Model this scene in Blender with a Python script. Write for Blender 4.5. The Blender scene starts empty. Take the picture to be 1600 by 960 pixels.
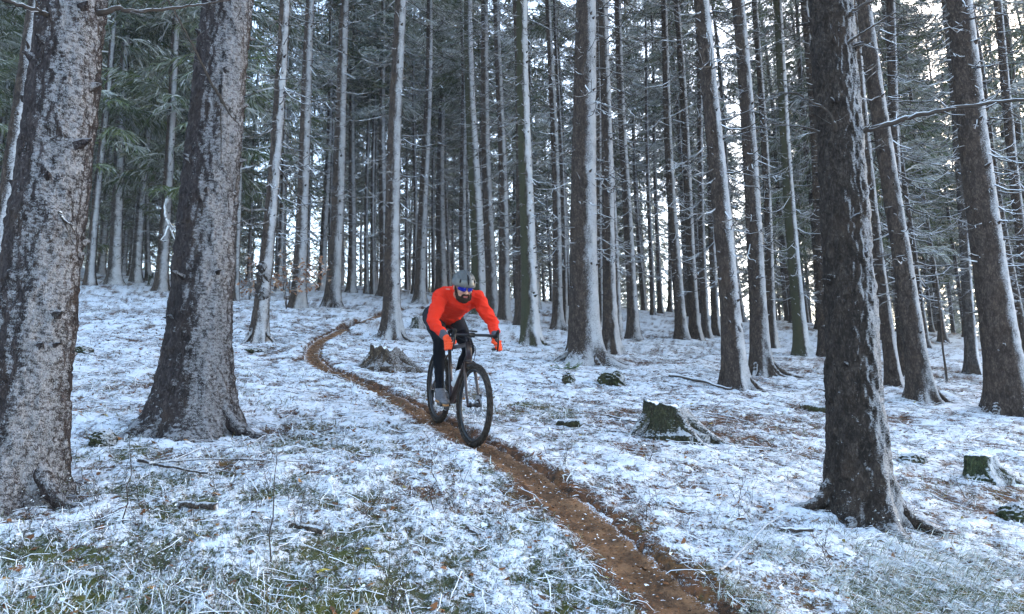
import bpy, bmesh, math, random
import numpy as np
from mathutils import Vector, Matrix
S = bpy.context.scene
COL = S.collection
R = math.radians

# ------------------------------------------------------------------ camera, world, light, exposure
cam_d = bpy.data.cameras.new('camera'); cam = bpy.data.objects.new('camera', cam_d); COL.objects.link(cam)
PITCH, ROLL = R(10.4), R(1.15)
_r0 = Vector((1, 0, 0)); _u0 = Vector((0, -math.sin(PITCH), math.cos(PITCH))); _f = Vector((0, math.cos(PITCH), math.sin(PITCH)))
_rt = _r0*math.cos(ROLL)-_u0*math.sin(ROLL); _up = _u0*math.cos(ROLL)+_r0*math.sin(ROLL)
cam.matrix_world = Matrix(((_rt.x, _up.x, -_f.x, 0), (_rt.y, _up.y, -_f.y, 0), (_rt.z, _up.z, -_f.z, 0), (0, 0, 0, 1)))
cam_d.sensor_width = 36; cam_d.lens = 1155/1600*36; cam_d.clip_start = .05; cam_d.clip_end = 2000
S.camera = cam
SUN_EL, SUN_AZ = R(17), R(46)          # low winter sun behind thin cloud, off to the right
W = bpy.data.worlds.new('World'); S.world = W; W.use_nodes = True
wn = W.node_tree; wn.nodes.clear()
sky = wn.nodes.new('ShaderNodeTexSky'); sky.sky_type = 'NISHITA'; sky.sun_disc = False
sky.sun_elevation = SUN_EL; sky.sun_rotation = SUN_AZ; sky.air_density = 1.0; sky.dust_density = 1.5; sky.ozone_density = 1.0
bg = wn.nodes.new('ShaderNodeBackground'); bg.inputs[1].default_value = .15
wo = wn.nodes.new('ShaderNodeOutputWorld')
wn.links.new(sky.outputs[0], bg.inputs[0]); wn.links.new(bg.outputs[0], wo.inputs[0])
sun_d = bpy.data.lights.new('sun', 'SUN'); sun_d.energy = .5; sun_d.angle = R(80); sun_d.color = (1, .975, .94)
sun = bpy.data.objects.new('sun', sun_d); COL.objects.link(sun)
_sd = Vector((math.sin(SUN_AZ)*math.cos(SUN_EL), math.cos(SUN_AZ)*math.cos(SUN_EL), math.sin(SUN_EL)))
sun.rotation_euler = _sd.to_track_quat('Z', 'Y').to_euler(); sun.location = (0, 0, 40)
S.view_settings.view_transform = 'Standard'; S.view_settings.look = 'None'
S.view_settings.exposure = 2.8; S.view_settings.gamma = 1

# ------------------------------------------------------------------ noise and terrain
def _h(ix, iy, s):
    n = (ix.astype(np.int64)*374761393 + iy.astype(np.int64)*668265263 + s*974634541) & 0x7fffffff
    n = ((n ^ (n >> 13))*1274126177) & 0x7fffffff
    return ((n ^ (n >> 16)) & 0xffff)/65535.0
def vn(x, y, s=0):
    """smooth value noise in -1..1"""
    x = np.asarray(x, float); y = np.asarray(y, float)
    ix = np.floor(x); iy = np.floor(y); fx = x-ix; fy = y-iy
    fx = fx*fx*fx*(fx*(fx*6-15)+10); fy = fy*fy*fy*(fy*(fy*6-15)+10)
    a = _h(ix, iy, s); b = _h(ix+1, iy, s); c = _h(ix, iy+1, s); d = _h(ix+1, iy+1, s)
    return ((a*(1-fx)+b*fx)*(1-fy)+(c*(1-fx)+d*fx)*fy)*2-1
def fbm(x, y, s=0, o=4, g=.5):
    r = 0; a = 1
    for k in range(o):
        r = r+a*vn(x*2**k+17.3*k, y*2**k-9.1*k, s+k); a *= g
    return r
def soft(t, lim, k):
    return np.where(t > lim, lim+k*np.arctan(np.maximum(t-lim, 0)/k), t)
def base_height(x, y):
    x = np.asarray(x, float); y = np.asarray(y, float)
    d = np.maximum(y-35, 0); yy = np.minimum(y, 35)+np.where(d < 32, d-d*d/40, 6.4-.25*(d-32)); yy = -soft(-yy, 20, 20)
    xx = soft(x, 30, 20); xx = -soft(-xx, 30, 20)
    return -1.55+.235*yy-.098*xx+.10*vn(x/5.0, y/5.0, 3)*np.clip(y/6, 0, 1)+.045*vn(x/1.6, y/1.6, 5)

PATH_PTS = [(-3.0, 26), (-3.3, 23), (-3.45, 19.8), (-3.45, 16.9), (-3.52, 14.8), (-3.33, 12.6), (-3.0, 10.98), (-2.65, 10.1), (-2.25, 9.5), (-1.66, 8.65), (-1.16, 7.85), (-.76, 7.2),
            (-.47, 6.56), (-.18, 6.05), (.07, 5.54), (.23, 5.11), (.37, 4.7), (.51, 4.33), (.63, 3.96), (.75, 3.65), (.86, 3.31), (.92, 3.0), (1.0, 2.5), (1.05, 1.5), (1.0, .3), (.9, -3)]
def catmull(P, n):
    P = np.array(P, float); Q = np.vstack([2*P[0]-P[1], P, 2*P[-1]-P[-2]]); out = []
    for i in range(len(P)-1):
        p0, p1, p2, p3 = Q[i:i+4]
        for t in np.linspace(0, 1, n, endpoint=False):
            out.append(.5*((2*p1)+(-p0+p2)*t+(2*p0-5*p1+4*p2-p3)*t*t+(-p0+3*p1-3*p2+p3)*t**3))
    out.append(P[-1]); return np.array(out)
PATH = catmull(PATH_PTS, 6)
PATH_W = lambda y: np.interp(y, [2, 4, 5.5, 8, 11, 15, 20, 26], [.155, .135, .112, .095, .080, .085, .075, .06])     # half width
def path_dist(x, y):
    x = np.asarray(x, float); y = np.asarray(y, float)
    best = np.full(x.shape, 1e9)
    m = (np.abs(x) < 9) & (y > -5) & (y < 29)
    xs, ys = x[m], y[m]; b = best[m]
    for i in range(len(PATH)-1):
        a = PATH[i]; d = PATH[i+1]-a; L = d@d
        t = np.clip(((xs-a[0])*d[0]+(ys-a[1])*d[1])/L, 0, 1)
        b = np.minimum(b, (xs-a[0]-t*d[0])**2+(ys-a[1]-t*d[1])**2)
    best[m] = b
    return np.sqrt(best)
def path_height(x, y):
    return base_height(x, y)-.028
def sstep(a, b, t):
    t = np.clip((t-a)/(b-a), 0, 1); return t*t*(3-2*t)
def ground_height(x, y, d=None):
    x = np.asarray(x, float); y = np.asarray(y, float)
    if d is None: d = path_dist(x, y)
    w = PATH_W(y)*(1+.22*vn(x*2.3, y*2.3, 31)+.18*vn(x*7, y*7, 32))
    h = base_height(x, y)
    return h-.10*(1-sstep(w*.7, w*1.1+.04, d))+.018*np.exp(-((d-w-.18)/.14)**2)
def gz(x, y):
    return float(ground_height(np.array([x]), np.array([y]))[0])

# ------------------------------------------------------------------ mesh helpers
def make_mesh(name, V, F, mat=None, smooth=True, attrs=None, mats=None, midx=None):
    V = np.asarray(V, np.float32).reshape(-1, 3)
    if isinstance(F, np.ndarray): F = [F]
    F = [np.asarray(f, np.int32) for f in F if len(f)]
    me = bpy.data.meshes.new(name)
    me.vertices.add(len(V)); me.vertices.foreach_set('co', V.ravel())
    tot = np.concatenate([np.full(len(f), f.shape[1], np.int32) for f in F])
    li = np.concatenate([f.ravel() for f in F])
    me.loops.add(len(li)); me.loops.foreach_set('vertex_index', li)
    me.polygons.add(len(tot)); st = np.concatenate([[0], np.cumsum(tot)[:-1]]).astype(np.int32)
    me.polygons.foreach_set('loop_start', st)
    me.polygons.foreach_set('use_smooth', np.full(len(tot), smooth, bool))
    if mats:
        for m in mats: me.materials.append(m)
        if midx is not None: me.polygons.foreach_set('material_index', np.asarray(midx, np.int32))
    elif mat: me.materials.append(mat)
    for k, a in (attrs or {}).items():
        a = np.asarray(a, np.float32)
        if a.ndim == 1:
            me.attributes.new(k, 'FLOAT', 'POINT').data.foreach_set('value', a)
        else:
            c = np.ones((len(V), 4), np.float32); c[:, :a.shape[1]] = a
            me.attributes.new(k, 'FLOAT_COLOR', 'POINT').data.foreach_set('color', c.ravel())
    me.update(calc_edges=True)
    return me
def obj(name, me, parent=None, loc=(0, 0, 0), rot=(0, 0, 0), scale=(1, 1, 1), kind=None, label=None):
    o = bpy.data.objects.new(name, me); COL.objects.link(o)
    o.parent = parent; o.location = loc; o.rotation_euler = rot; o.scale = scale
    if kind: o['kind'] = kind
    if label: o['label'] = label
    return o
def tag(o, label, cat, group=None):
    o['label'] = label; o['category'] = cat
    if group: o['group'] = group
    return o
def thing(name, label, cat, loc=(0, 0, 0), group=None, rz=0):
    o = bpy.data.objects.new(name, None); COL.objects.link(o); o.location = loc; o.rotation_euler = (0, 0, rz)
    o.empty_display_size = .2
    return tag(o, label, cat, group)
def tubes(P, Rr, s=4, caps=False):
    """P (B,N,3) centre lines, Rr (B,N) radii -> verts, [faces]"""
    P = np.asarray(P, float); Rr = np.asarray(Rr, float)
    if P.ndim == 2: P = P[None]; Rr = Rr[None]
    B, N, _ = P.shape
    T = np.gradient(P, axis=1); T /= np.linalg.norm(T, axis=2, keepdims=True)+1e-9
    m = T.mean(1, keepdims=True)
    ref = np.where(np.abs(m[..., 2:3]) > .8*np.linalg.norm(m, axis=2, keepdims=True), np.array([1., 0, 0]), np.array([0, 0, 1.]))
    n = np.cross(T, np.broadcast_to(ref, T.shape)); n /= np.linalg.norm(n, axis=2, keepdims=True)+1e-9
    b = np.cross(n, T)
    a = np.arange(s)*2*np.pi/s
    V = P[:, :, None]+Rr[:, :, None, None]*(np.cos(a)[None, None, :, None]*n[:, :, None]+np.sin(a)[None, None, :, None]*b[:, :, None])
    idx = np.arange(B*N*s).reshape(B, N, s)
    q = np.stack([idx[:, :-1], np.roll(idx, -1, 2)[:, :-1], np.roll(idx, -1, 2)[:, 1:], idx[:, 1:]], -1).reshape(-1, 4)
    F = [q]
    if caps:
        F.append(idx[:, 0]); F.append(idx[:, -1, ::-1])
    return V.reshape(-1, 3), F
class Bag:
    """collects geometry for ONE mesh"""
    def __init__(s): s.V = []; s.F = {}; s.n = 0; s.A = {}
    def add(s, V, F, **attrs):
        V = np.asarray(V, float).reshape(-1, 3)
        if isinstance(F, np.ndarray): F = [F]
        for f in F:
            f = np.asarray(f, int)
            if len(f): s.F.setdefault(f.shape[1], []).append(f+s.n)
        for k, a in attrs.items():
            a = np.asarray(a, float)
            s.A.setdefault(k, []).append(np.broadcast_to(a, (len(V),)+a.shape[1:] if a.ndim > 1 else (len(V),)) if a.ndim != 1 or len(a) == len(V) else np.broadcast_to(a, (len(V), len(a))))
        s.V.append(V); s.n += len(V); return s
    def tube(s, pts, rad, seg=8, caps=True, **attrs):
        pts = np.asarray(pts, float); rad = np.broadcast_to(np.asarray(rad, float), (len(pts),))
        return s.add(*tubes(pts, rad, seg, caps), **attrs)
    def box(s, c, d, rot=None):
        V = np.array([[x, y, z] for x in (-.5, .5) for y in (-.5, .5) for z in (-.5, .5)])*np.array(d)
        if rot is not None: V = V@np.array(rot).T
        return s.add(V+np.array(c), np.array([[0, 1, 3, 2], [4, 6, 7, 5], [0, 4, 5, 1], [2, 3, 7, 6], [0, 2, 6, 4], [1, 5, 7, 3]]))
    def mesh(s, name, mat=None, smooth=True, **kw):
        return make_mesh(name, np.vstack(s.V), [np.vstack(f) for f in s.F.values()], mat, smooth, {k: np.concatenate(a) for k, a in s.A.items()}, **kw)
class Blob:
    """rounded limbs and lumps fused into one continuous surface by a voxel remesh"""
    def __init__(s): s.b = Bag()
    def cap(s, p0, p1, r0, r1, flat=1.0, axis=None):
        p0 = np.array(p0, float); p1 = np.array(p1, float); d = p1-p0; L = np.linalg.norm(d)
        t = d/L if L > 1e-6 else np.array([0, 0, 1.])
        ref = np.array(axis, float) if axis is not None else (np.array([0, 1., 0]) if abs(t[1]) < .9 else np.array([1., 0, 0]))
        u = np.cross(t, ref); u /= np.linalg.norm(u); w = np.cross(t, u)
        a = np.linspace(-np.pi/2, 0, 6); prof = [(p0+t*r0*math.sin(k), r0*max(math.cos(k), .02)) for k in a]
        a = np.linspace(0, np.pi/2, 6); prof += [(p1+t*r1*math.sin(k), r1*max(math.cos(k), .02)) for k in a]
        th = np.arange(16)*2*np.pi/16
        V = np.array([c+r*(np.cos(x)*u*flat+np.sin(x)*w) for c, r in prof for x in th])
        n = len(prof); idx = np.arange(n*16).reshape(n, 16)
        q = np.stack([idx[:-1], np.roll(idx, -1, 1)[:-1], np.roll(idx, -1, 1)[1:], idx[1:]], -1).reshape(-1, 4)
        s.b.add(V, [q, idx[0][None, ::-1], idx[-1][None]]); return s
    def chain(s, pts, rad, **k):
        for i in range(len(pts)-1): s.cap(pts[i], pts[i+1], rad[i], rad[i+1], **k)
        return s
    def ell(s, c, r, rot=None):
        n, m = 14, 20
        V = np.array([[math.sin(math.pi*i/n)*math.cos(2*math.pi*j/m), math.sin(math.pi*i/n)*math.sin(2*math.pi*j/m), math.cos(math.pi*i/n)] for i in range(n+1) for j in range(m)])
        V[0:m] += np.c_[.02*np.cos(np.arange(m)*2*np.pi/m), .02*np.sin(np.arange(m)*2*np.pi/m), np.zeros(m)]
        V[-m:] += np.c_[.02*np.cos(np.arange(m)*2*np.pi/m), .02*np.sin(np.arange(m)*2*np.pi/m), np.zeros(m)]
        V = V*np.array(r)
        if rot is not None: V = V@np.array(rot).T
        idx = np.arange((n+1)*m).reshape(n+1, m)
        q = np.stack([idx[:-1], idx[1:], np.roll(idx, -1, 1)[1:], np.roll(idx, -1, 1)[:-1]], -1).reshape(-1, 4)
        s.b.add(V+np.array(c), [q, idx[0][None], idx[-1][None, ::-1]]); return s
    def remesh(s, name, voxel, mat, smooth=4, noise=None):
        me = s.b.mesh('tmp'); o = bpy.data.objects.new('tmp', me); COL.objects.link(o)
        bm = bmesh.new(); bm.from_mesh(me); bmesh.ops.recalc_face_normals(bm, faces=bm.faces); bm.to_mesh(me); bm.free()
        m = o.modifiers.new('r', 'REMESH'); m.mode = 'VOXEL'; m.voxel_size = voxel
        if smooth:
            q = o.modifiers.new('s', 'SMOOTH'); q.factor = .5; q.iterations = smooth
        dg = bpy.context.evaluated_depsgraph_get(); r = bpy.data.meshes.new_from_object(o.evaluated_get(dg))
        bpy.data.objects.remove(o); bpy.data.meshes.remove(me)
        r.name = name; r.materials.clear(); r.materials.append(mat)
        n = len(r.vertices); co = np.empty(n*3, np.float32); r.vertices.foreach_get('co', co); co = co.reshape(-1, 3)
        if noise is not None:
            no = np.empty(n*3, np.float32); r.vertices.foreach_get('normal', no); no = no.reshape(-1, 3)
            co = co+no*noise(co)[:, None]; r.vertices.foreach_set('co', co.astype(np.float32).ravel())
        r.polygons.foreach_set('use_smooth', np.ones(len(r.polygons), bool)); r.update()
        return r

# ------------------------------------------------------------------ materials
class Nodes:
    def __init__(s, name):
        s.m = bpy.data.materials.new(name); s.m.use_nodes = True; s.t = s.m.node_tree
        s.b = s.t.nodes['Principled BSDF']; s.b.inputs['Roughness'].default_value = .8; s.b.inputs['Specular IOR Level'].default_value = .12
    def n(s, typ, **inp):
        k = s.t.nodes.new('ShaderNode'+typ)
        for a, v in inp.items():
            if a.startswith('p_'): setattr(k, a[2:], v)
            else: s.set(k.inputs[int(a[1:])] if a[0] == 'i' and a[1:].isdigit() else k.inputs[a], v)
        return k
    def set(s, sock, v):
        if isinstance(v, bpy.types.NodeSocket): s.t.links.new(v, sock)
        elif isinstance(v, bpy.types.Node): s.t.links.new(v.outputs[0], sock)
        else: sock.default_value = (*v, 1) if hasattr(v, '__len__') and len(v) == 3 and sock.type == 'RGBA' else v
    def math(s, op, a, b=0., c=0., clamp=False):
        return s.n('Math', p_operation=op, p_use_clamp=clamp, i0=a, i1=b, i2=c).outputs[0]
    def noise(s, vec, scale, detail=4, rough=.6):
        return s.n('TexNoise', Vector=vec, Scale=scale, Detail=detail, Roughness=rough).outputs[0]
    def map(s, v, a, b, c=0., d=1., smooth=True):
        k = s.n('MapRange', Value=v); k.interpolation_type = 'SMOOTHSTEP' if smooth else 'LINEAR'
        for i, x in zip(('From Min', 'From Max', 'To Min', 'To Max'), (a, b, c, d)): s.set(k.inputs[i], x)
        return k.outputs[0]
    def mix(s, f, a, b):
        k = s.n('Mix', p_data_type='RGBA'); s.set(k.inputs[0], f); s.set(k.inputs[6], a); s.set(k.inputs[7], b); return k.outputs[2]
    def bump(s, h, dist, strength=1., normal=None):
        k = s.n('Bump', Height=h, Distance=dist, Strength=strength)
        if normal is not None: s.set(k.inputs['Normal'], normal)
        return k.outputs[0]
    def base(s, c): s.set(s.b.inputs['Base Color'], c); return s
    def rough(s, v): s.set(s.b.inputs['Roughness'], v); return s
    def normal(s, v): s.set(s.b.inputs['Normal'], v); return s
SNOW = (.80, .82, .86)
def plain(name, c, rough=.6, metal=0., bump=0., bscale=60., var=.0):
    k = Nodes(name); k.rough(rough); k.b.inputs['Metallic'].default_value = metal; k.b.inputs['Specular IOR Level'].default_value = .5 if rough < .5 else .12
    co = k.n('TexCoord').outputs['Object']
    nz = k.noise(co, bscale, 4)
    if var: k.base(k.mix(k.map(nz, .3, .7), tuple(x*(1-var) for x in c), tuple(min(1, x*(1+var)) for x in c)))
    else: k.base(c)
    if bump: k.normal(k.bump(nz, bump))
    return k.m
def bark(name, dark=(.025, .018, .015), light=(.092, .068, .056), edge=.80, amount=.95, grain=.35, moss=0., scale=1., speck=.35, grit=42.):
    """spruce bark; wind-driven snow plastered on the faces turned to the weather (world direction), more on ledges"""
    k = Nodes(name); co = k.n('TexCoord').outputs['Object']; rnd = k.n('ObjectInfo').outputs['Random']
    co = k.n('VectorMath', p_operation='ADD', i0=co, i1=k.n('CombineXYZ', X=k.math('MULTIPLY', rnd, 37.), Y=k.math('MULTIPLY', rnd, 11.))).outputs[0]
    st = k.n('Mapping', Vector=co, Scale=(1, 1, .45)).outputs[0]
    n1 = k.noise(st, 14*scale, 6, .65); n2 = k.noise(st, 70*scale, 3, .7); nb = k.noise(co, 2.2, 3)
    vor = k.n('TexVoronoi', p_feature='DISTANCE_TO_EDGE', Vector=k.n('VectorMath', p_operation='ADD', i0=st, i1=k.n('VectorMath', p_operation='SCALE', i0=k.n('TexNoise', Vector=st, Scale=24.).outputs[1], Scale=.16)).outputs[0], Scale=34*scale).outputs[0]
    cell = k.n('TexVoronoi', p_feature='F1', Vector=k.n('VectorMath', p_operation='ADD', i0=st, i1=k.n('VectorMath', p_operation='SCALE', i0=k.n('TexNoise', Vector=st, Scale=30.).outputs[1], Scale=.05)).outputs[0], Scale=52*scale)
    flake = k.n('SeparateColor', Color=cell.outputs['Color']).outputs[0]; cd = cell.outputs['Distance']
    crack = k.map(k.math('ADD', vor, k.math('MULTIPLY', k.math('SUBTRACT', n1, .5), .5)), -.05, .2)
    c = k.mix(k.map(n1, .32, .68), dark, light)
    c = k.mix(k.map(n2, .55, .8), c, tuple(x*1.5+.01 for x in light))
    c = k.mix(k.math('MULTIPLY', k.map(flake, .55, 1.), .6), c, tuple(x*1.35+.012 for x in light)); c = k.mix(k.math('MULTIPLY', k.map(cd, .35, .75), .7), c, dark)
    c = k.mix(k.map(nb, .5, .75, 0, .6), c, (.075, .05, .036))
    c = k.mix(k.math('MULTIPLY', k.math('SUBTRACT', 1., crack), .45), c, (.016, .012, .010))
    geo = k.n('NewGeometry'); N = geo.outputs['Normal']; P = geo.outputs['Position']
    sep = k.n('SeparateXYZ', Vector=N)
    if moss:
        mf = k.math('MULTIPLY', k.map(k.math('ADD', k.n('VectorMath', p_operation='DOT_PRODUCT', i0=N, i1=(-.85, -.5, .1)).outputs['Value'], k.math('MULTIPLY', n1, .8)), .75, 1.1), moss)
        c = k.mix(mf, c, (.052, .055, .030))
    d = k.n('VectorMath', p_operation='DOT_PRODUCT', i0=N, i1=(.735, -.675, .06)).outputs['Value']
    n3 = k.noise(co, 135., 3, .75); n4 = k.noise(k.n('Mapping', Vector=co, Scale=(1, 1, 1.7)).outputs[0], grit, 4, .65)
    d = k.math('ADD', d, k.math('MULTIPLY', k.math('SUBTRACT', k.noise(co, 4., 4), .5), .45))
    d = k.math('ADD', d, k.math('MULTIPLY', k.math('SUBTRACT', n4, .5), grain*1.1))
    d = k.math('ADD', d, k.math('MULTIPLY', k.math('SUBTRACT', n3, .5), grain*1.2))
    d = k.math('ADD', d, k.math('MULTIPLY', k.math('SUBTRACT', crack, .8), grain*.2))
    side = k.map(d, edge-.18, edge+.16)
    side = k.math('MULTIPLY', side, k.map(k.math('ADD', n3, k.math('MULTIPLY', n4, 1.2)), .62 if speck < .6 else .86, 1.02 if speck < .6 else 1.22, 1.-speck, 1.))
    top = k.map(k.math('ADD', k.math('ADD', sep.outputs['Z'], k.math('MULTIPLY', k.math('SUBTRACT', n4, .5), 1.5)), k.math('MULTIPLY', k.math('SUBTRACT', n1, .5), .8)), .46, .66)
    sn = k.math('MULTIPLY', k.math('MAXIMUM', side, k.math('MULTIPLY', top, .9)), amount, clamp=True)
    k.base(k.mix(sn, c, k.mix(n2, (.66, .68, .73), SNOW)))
    h = k.math('ADD', k.math('MULTIPLY', crack, .5), k.math('MULTIPLY', n1, .5)); h = k.math('ADD', h, k.math('MULTIPLY', k.math('SUBTRACT', flake, cd), .5))
    h = k.math('ADD', h, k.math('MULTIPLY', sn, .45)); h = k.math('ADD', h, k.math('MULTIPLY', n4, .8))
    k.normal(k.bump(h, .014, 1.)); k.rough(.85)
    return k.m
def twig_mat(name, c=(.045, .036, .03), snow=.85, lo=.15, hi=.5):
    k = Nodes(name); geo = k.n('NewGeometry'); co = k.n('TexCoord').outputs['Object']
    z = k.n('SeparateXYZ', Vector=geo.outputs['Normal']).outputs['Z']
    nz = k.noise(co, 3.5, 3)
    f = k.math('MULTIPLY', k.map(k.math('ADD', z, k.math('MULTIPLY', k.math('SUBTRACT', nz, .5), 1.2)), lo, hi), snow)
    k.base(k.mix(f, c, SNOW)); return k.m
def needle_mat(name):
    k = Nodes(name); a = k.n('Attribute', p_attribute_name='frost').outputs['Fac']; t = k.n('Attribute', p_attribute_name='tone').outputs['Fac']
    c = k.mix(t, (.034, .050, .016), (.105, .130, .044))
    k.base(k.mix(a, c, (.72, .73, .73))); k.rough(.7)
    return k.m
def attr_mat(name, rough=.8):
    k = Nodes(name); k.base(k.n('Attribute', p_attribute_name='tint').outputs['Color']); k.rough(rough); return k.m
def ground_mat():
    k = Nodes('snowy_forest_floor'); co = k.n('TexCoord').outputs['Object']
    geo = k.n('NewGeometry'); z = k.n('SeparateXYZ', Vector=geo.outputs['Normal']).outputs['Z']
    bare = k.n('Attribute', p_attribute_name='bare').outputs['Fac']; gr = k.n('Attribute', p_attribute_name='grass').outputs['Fac']; lump = k.n('Attribute', p_attribute_name='lump').outputs['Fac']
    big = k.noise(co, .55, 3); mid = k.noise(co, 3.2, 5, .65)
    str_ = k.n('Mapping', Vector=co, Scale=(1, .55, 1), Rotation=(0, 0, R(35))).outputs[0]
    f1 = k.noise(str_, 34, 5, .75); f2 = k.noise(co, 60, 3, .7); f3 = k.noise(co, 13, 4, .7)
    lit = k.mix(k.map(f3, .35, .65), (.035, .022, .015), (.17, .072, .032))
    lit = k.mix(k.map(f2, .5, .8), lit, (.10, .06, .04))
    gcol = k.mix(k.map(f1, .3, .7), (.032, .040, .016), (.13, .14, .075))
    under = k.mix(k.map(k.math('ADD', gr, k.math('MULTIPLY', k.math('SUBTRACT', mid, .5), .8)), .35, .65), lit, gcol)
    under = k.mix(k.map(k.math('ADD', mid, k.math('MULTIPLY', gr, .12)), .60, .72), under, (.070, .072, .020))
    mm = k.math('MULTIPLY', k.map(k.math('ADD', k.noise(co, 1.9, 3), k.math('MULTIPLY', k.math('SUBTRACT', f3, .5), .35)), .54, .64), gr)
    under = k.mix(mm, under, k.mix(f1, (.035, .042, .010), (.135, .130, .032)))
    cov = k.math('ADD', k.math('MULTIPLY', f1, 1.0), k.math('MULTIPLY', f2, .45))
    cov = k.math('ADD', cov, k.math('MULTIPLY', k.math('SUBTRACT', mid, .5), .34)); cov = k.math('ADD', cov, k.math('MULTIPLY', k.math('SUBTRACT', k.noise(co, 130, 2, .7), .5), .55))
    cov = k.math('ADD', cov, k.math('MULTIPLY', lump, .22))
    cov = k.math('SUBTRACT', cov, k.math('MULTIPLY', bare, .8)); cov = k.math('SUBTRACT', cov, k.math('MULTIPLY', gr, .13))
    cov = k.math('SUBTRACT', cov, k.math('MULTIPLY', mm, .20))
    sn = k.map(cov, .50, .70)
    k.base(k.mix(sn, under, k.mix(f2, (.70, .73, .79), SNOW)))
    h = k.math('ADD', k.math('MULTIPLY', f1, .7), k.math('MULTIPLY', f2, .4)); h = k.math('ADD', h, k.math('MULTIPLY', sn, .5))
    k.normal(k.bump(h, .025, .9)); k.rough(.75)
    return k.m
def path_mat():
    k = Nodes('trodden_brown_earth'); co = k.n('TexCoord').outputs['Object']
    a = k.noise(co, 5, 5, .7); b = k.noise(co, 38, 4, .7); e = k.n('Attribute', p_attribute_name='edge').outputs['Fac']; f = k.noise(co, 110, 2)
    c = k.mix(k.map(a, .35, .65), (.125, .066, .035), (.30, .155, .078))
    c = k.mix(k.map(b, .5, .72), c, (.29, .155, .078)); c = k.mix(k.map(b, .46, .3), c, (.05, .027, .017))
    c = k.mix(k.map(k.math('ADD', k.math('MULTIPLY', e, .9), k.math('MULTIPLY', a, .9)), .35, .75, .45, 0.), c, (.070, .042, .027))
    sn = k.map(k.math('ADD', k.math('ADD', f, k.math('MULTIPLY', b, .6)), k.math('MULTIPLY', e, .62)), 1.12, 1.26)
    k.base(k.mix(sn, c, SNOW)); k.normal(k.bump(k.math('ADD', b, k.math('MULTIPLY', f, .4)), .02)); k.rough(.85)
    return k.m
M = {}
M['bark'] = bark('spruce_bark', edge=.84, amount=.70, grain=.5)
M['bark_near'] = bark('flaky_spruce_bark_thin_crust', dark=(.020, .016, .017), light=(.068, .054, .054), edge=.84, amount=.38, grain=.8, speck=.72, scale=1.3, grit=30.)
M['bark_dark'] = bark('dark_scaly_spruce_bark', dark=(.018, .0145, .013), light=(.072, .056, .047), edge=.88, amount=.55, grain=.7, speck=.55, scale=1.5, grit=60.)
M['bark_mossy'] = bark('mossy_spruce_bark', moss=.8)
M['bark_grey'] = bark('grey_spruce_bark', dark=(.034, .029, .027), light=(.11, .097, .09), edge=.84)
M['twig'] = twig_mat('frosted_dead_twig', snow=.80, lo=-.15, hi=.4)
M['branch'] = twig_mat('dead_branch', c=(.05, .04, .034), snow=.75, lo=.35, hi=.75)
M['needle'] = needle_mat('spruce_needles')
M['tint'] = attr_mat('undergrowth')
M['ground'] = ground_mat(); M['path'] = path_mat()

# ------------------------------------------------------------------ ground and trail
def ground_full(x, y):
    """height of the ground sheet with its fine lumps, and the masks the material reads"""
    r = np.hypot(x, y); d = path_dist(x, y); h = ground_height(x, y, d)
    fade = np.exp(-np.maximum(r-14, 0)/10)*np.clip(r/1.5, 0, 1)
    w = PATH_W(y); off = sstep(w*.7, w*1.3+.1, d)
    clump = fbm(x*3.1, y*3.1, 51, 3); fine = fbm(x*9, y*9, 61, 4, .62)
    grass = np.clip(.5+.6*vn(x/1.7, y/1.7, 71)+.45*vn(x/.6, y/.6, 72), 0, 1)
    grass = grass*np.where((x < .9) | (y < 4.2), 1., .35)*np.where(r < 6.5, 1., np.clip(1-(r-6.5)/5, .25, 1))
    ridge = 1-np.abs(fbm(x*6.5, y*6.5, 81, 3, .55))
    lump = np.clip(.55*fine+.5*(ridge-.6)+.35*clump, -1, 1)
    h = h+fade*off*(.016*clump+.014*fine+grass*.022*(ridge-.5)+.010*fbm(x*26, y*26, 91, 2)*np.exp(-r/7))
    h = h+np.where(r > 14, .05*fbm(x*.9, y*.9, 15, 3), 0)
    bare = np.clip(.40*sstep(w+np.clip(.34-.025*y, .08, .26), w+.02, d)+.26*np.clip(vn(x/1.3+5, y/1.3, 41)+.4*vn(x/.35, y/.35, 42)-.4, 0, 1)*np.where(x > .3, 1.3, .6), 0, 1)
    grass = grass*(1-np.clip(bare*2, 0, 1))
    return h, bare, grass, lump, d
def build_ground():
    az = np.concatenate([np.linspace(-180, -52, 60, endpoint=False), np.linspace(-52, 52, 680, endpoint=False), np.linspace(52, 180, 60, endpoint=False)])
    rr = np.concatenate([np.linspace(0.15, 1.6, 12, endpoint=False), 1.6*(16/1.6)**np.linspace(0, 1, 330, endpoint=False), 16*(300/16)**np.linspace(0, 1, 100)])
    a, r = np.meshgrid(np.radians(az), rr)
    x = np.sin(a)*r; y = np.cos(a)*r
    h, bare, grass, lump, _ = ground_full(x, y)
    n, m = a.shape; V = np.stack([x, y, h], -1).reshape(-1, 3)
    idx = np.arange(n*m).reshape(n, m)
    q = np.stack([idx[:-1], idx[1:], np.roll(idx, -1, 1)[1:], np.roll(idx, -1, 1)[:-1]], -1).reshape(-1, 4)
    me = make_mesh('ground', V, [q, idx[0][None, ::-1]], M['ground'], True, dict(bare=bare.ravel(), grass=grass.ravel(), lump=lump.ravel()))
    obj('ground', me, kind='structure')
build_ground()
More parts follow.
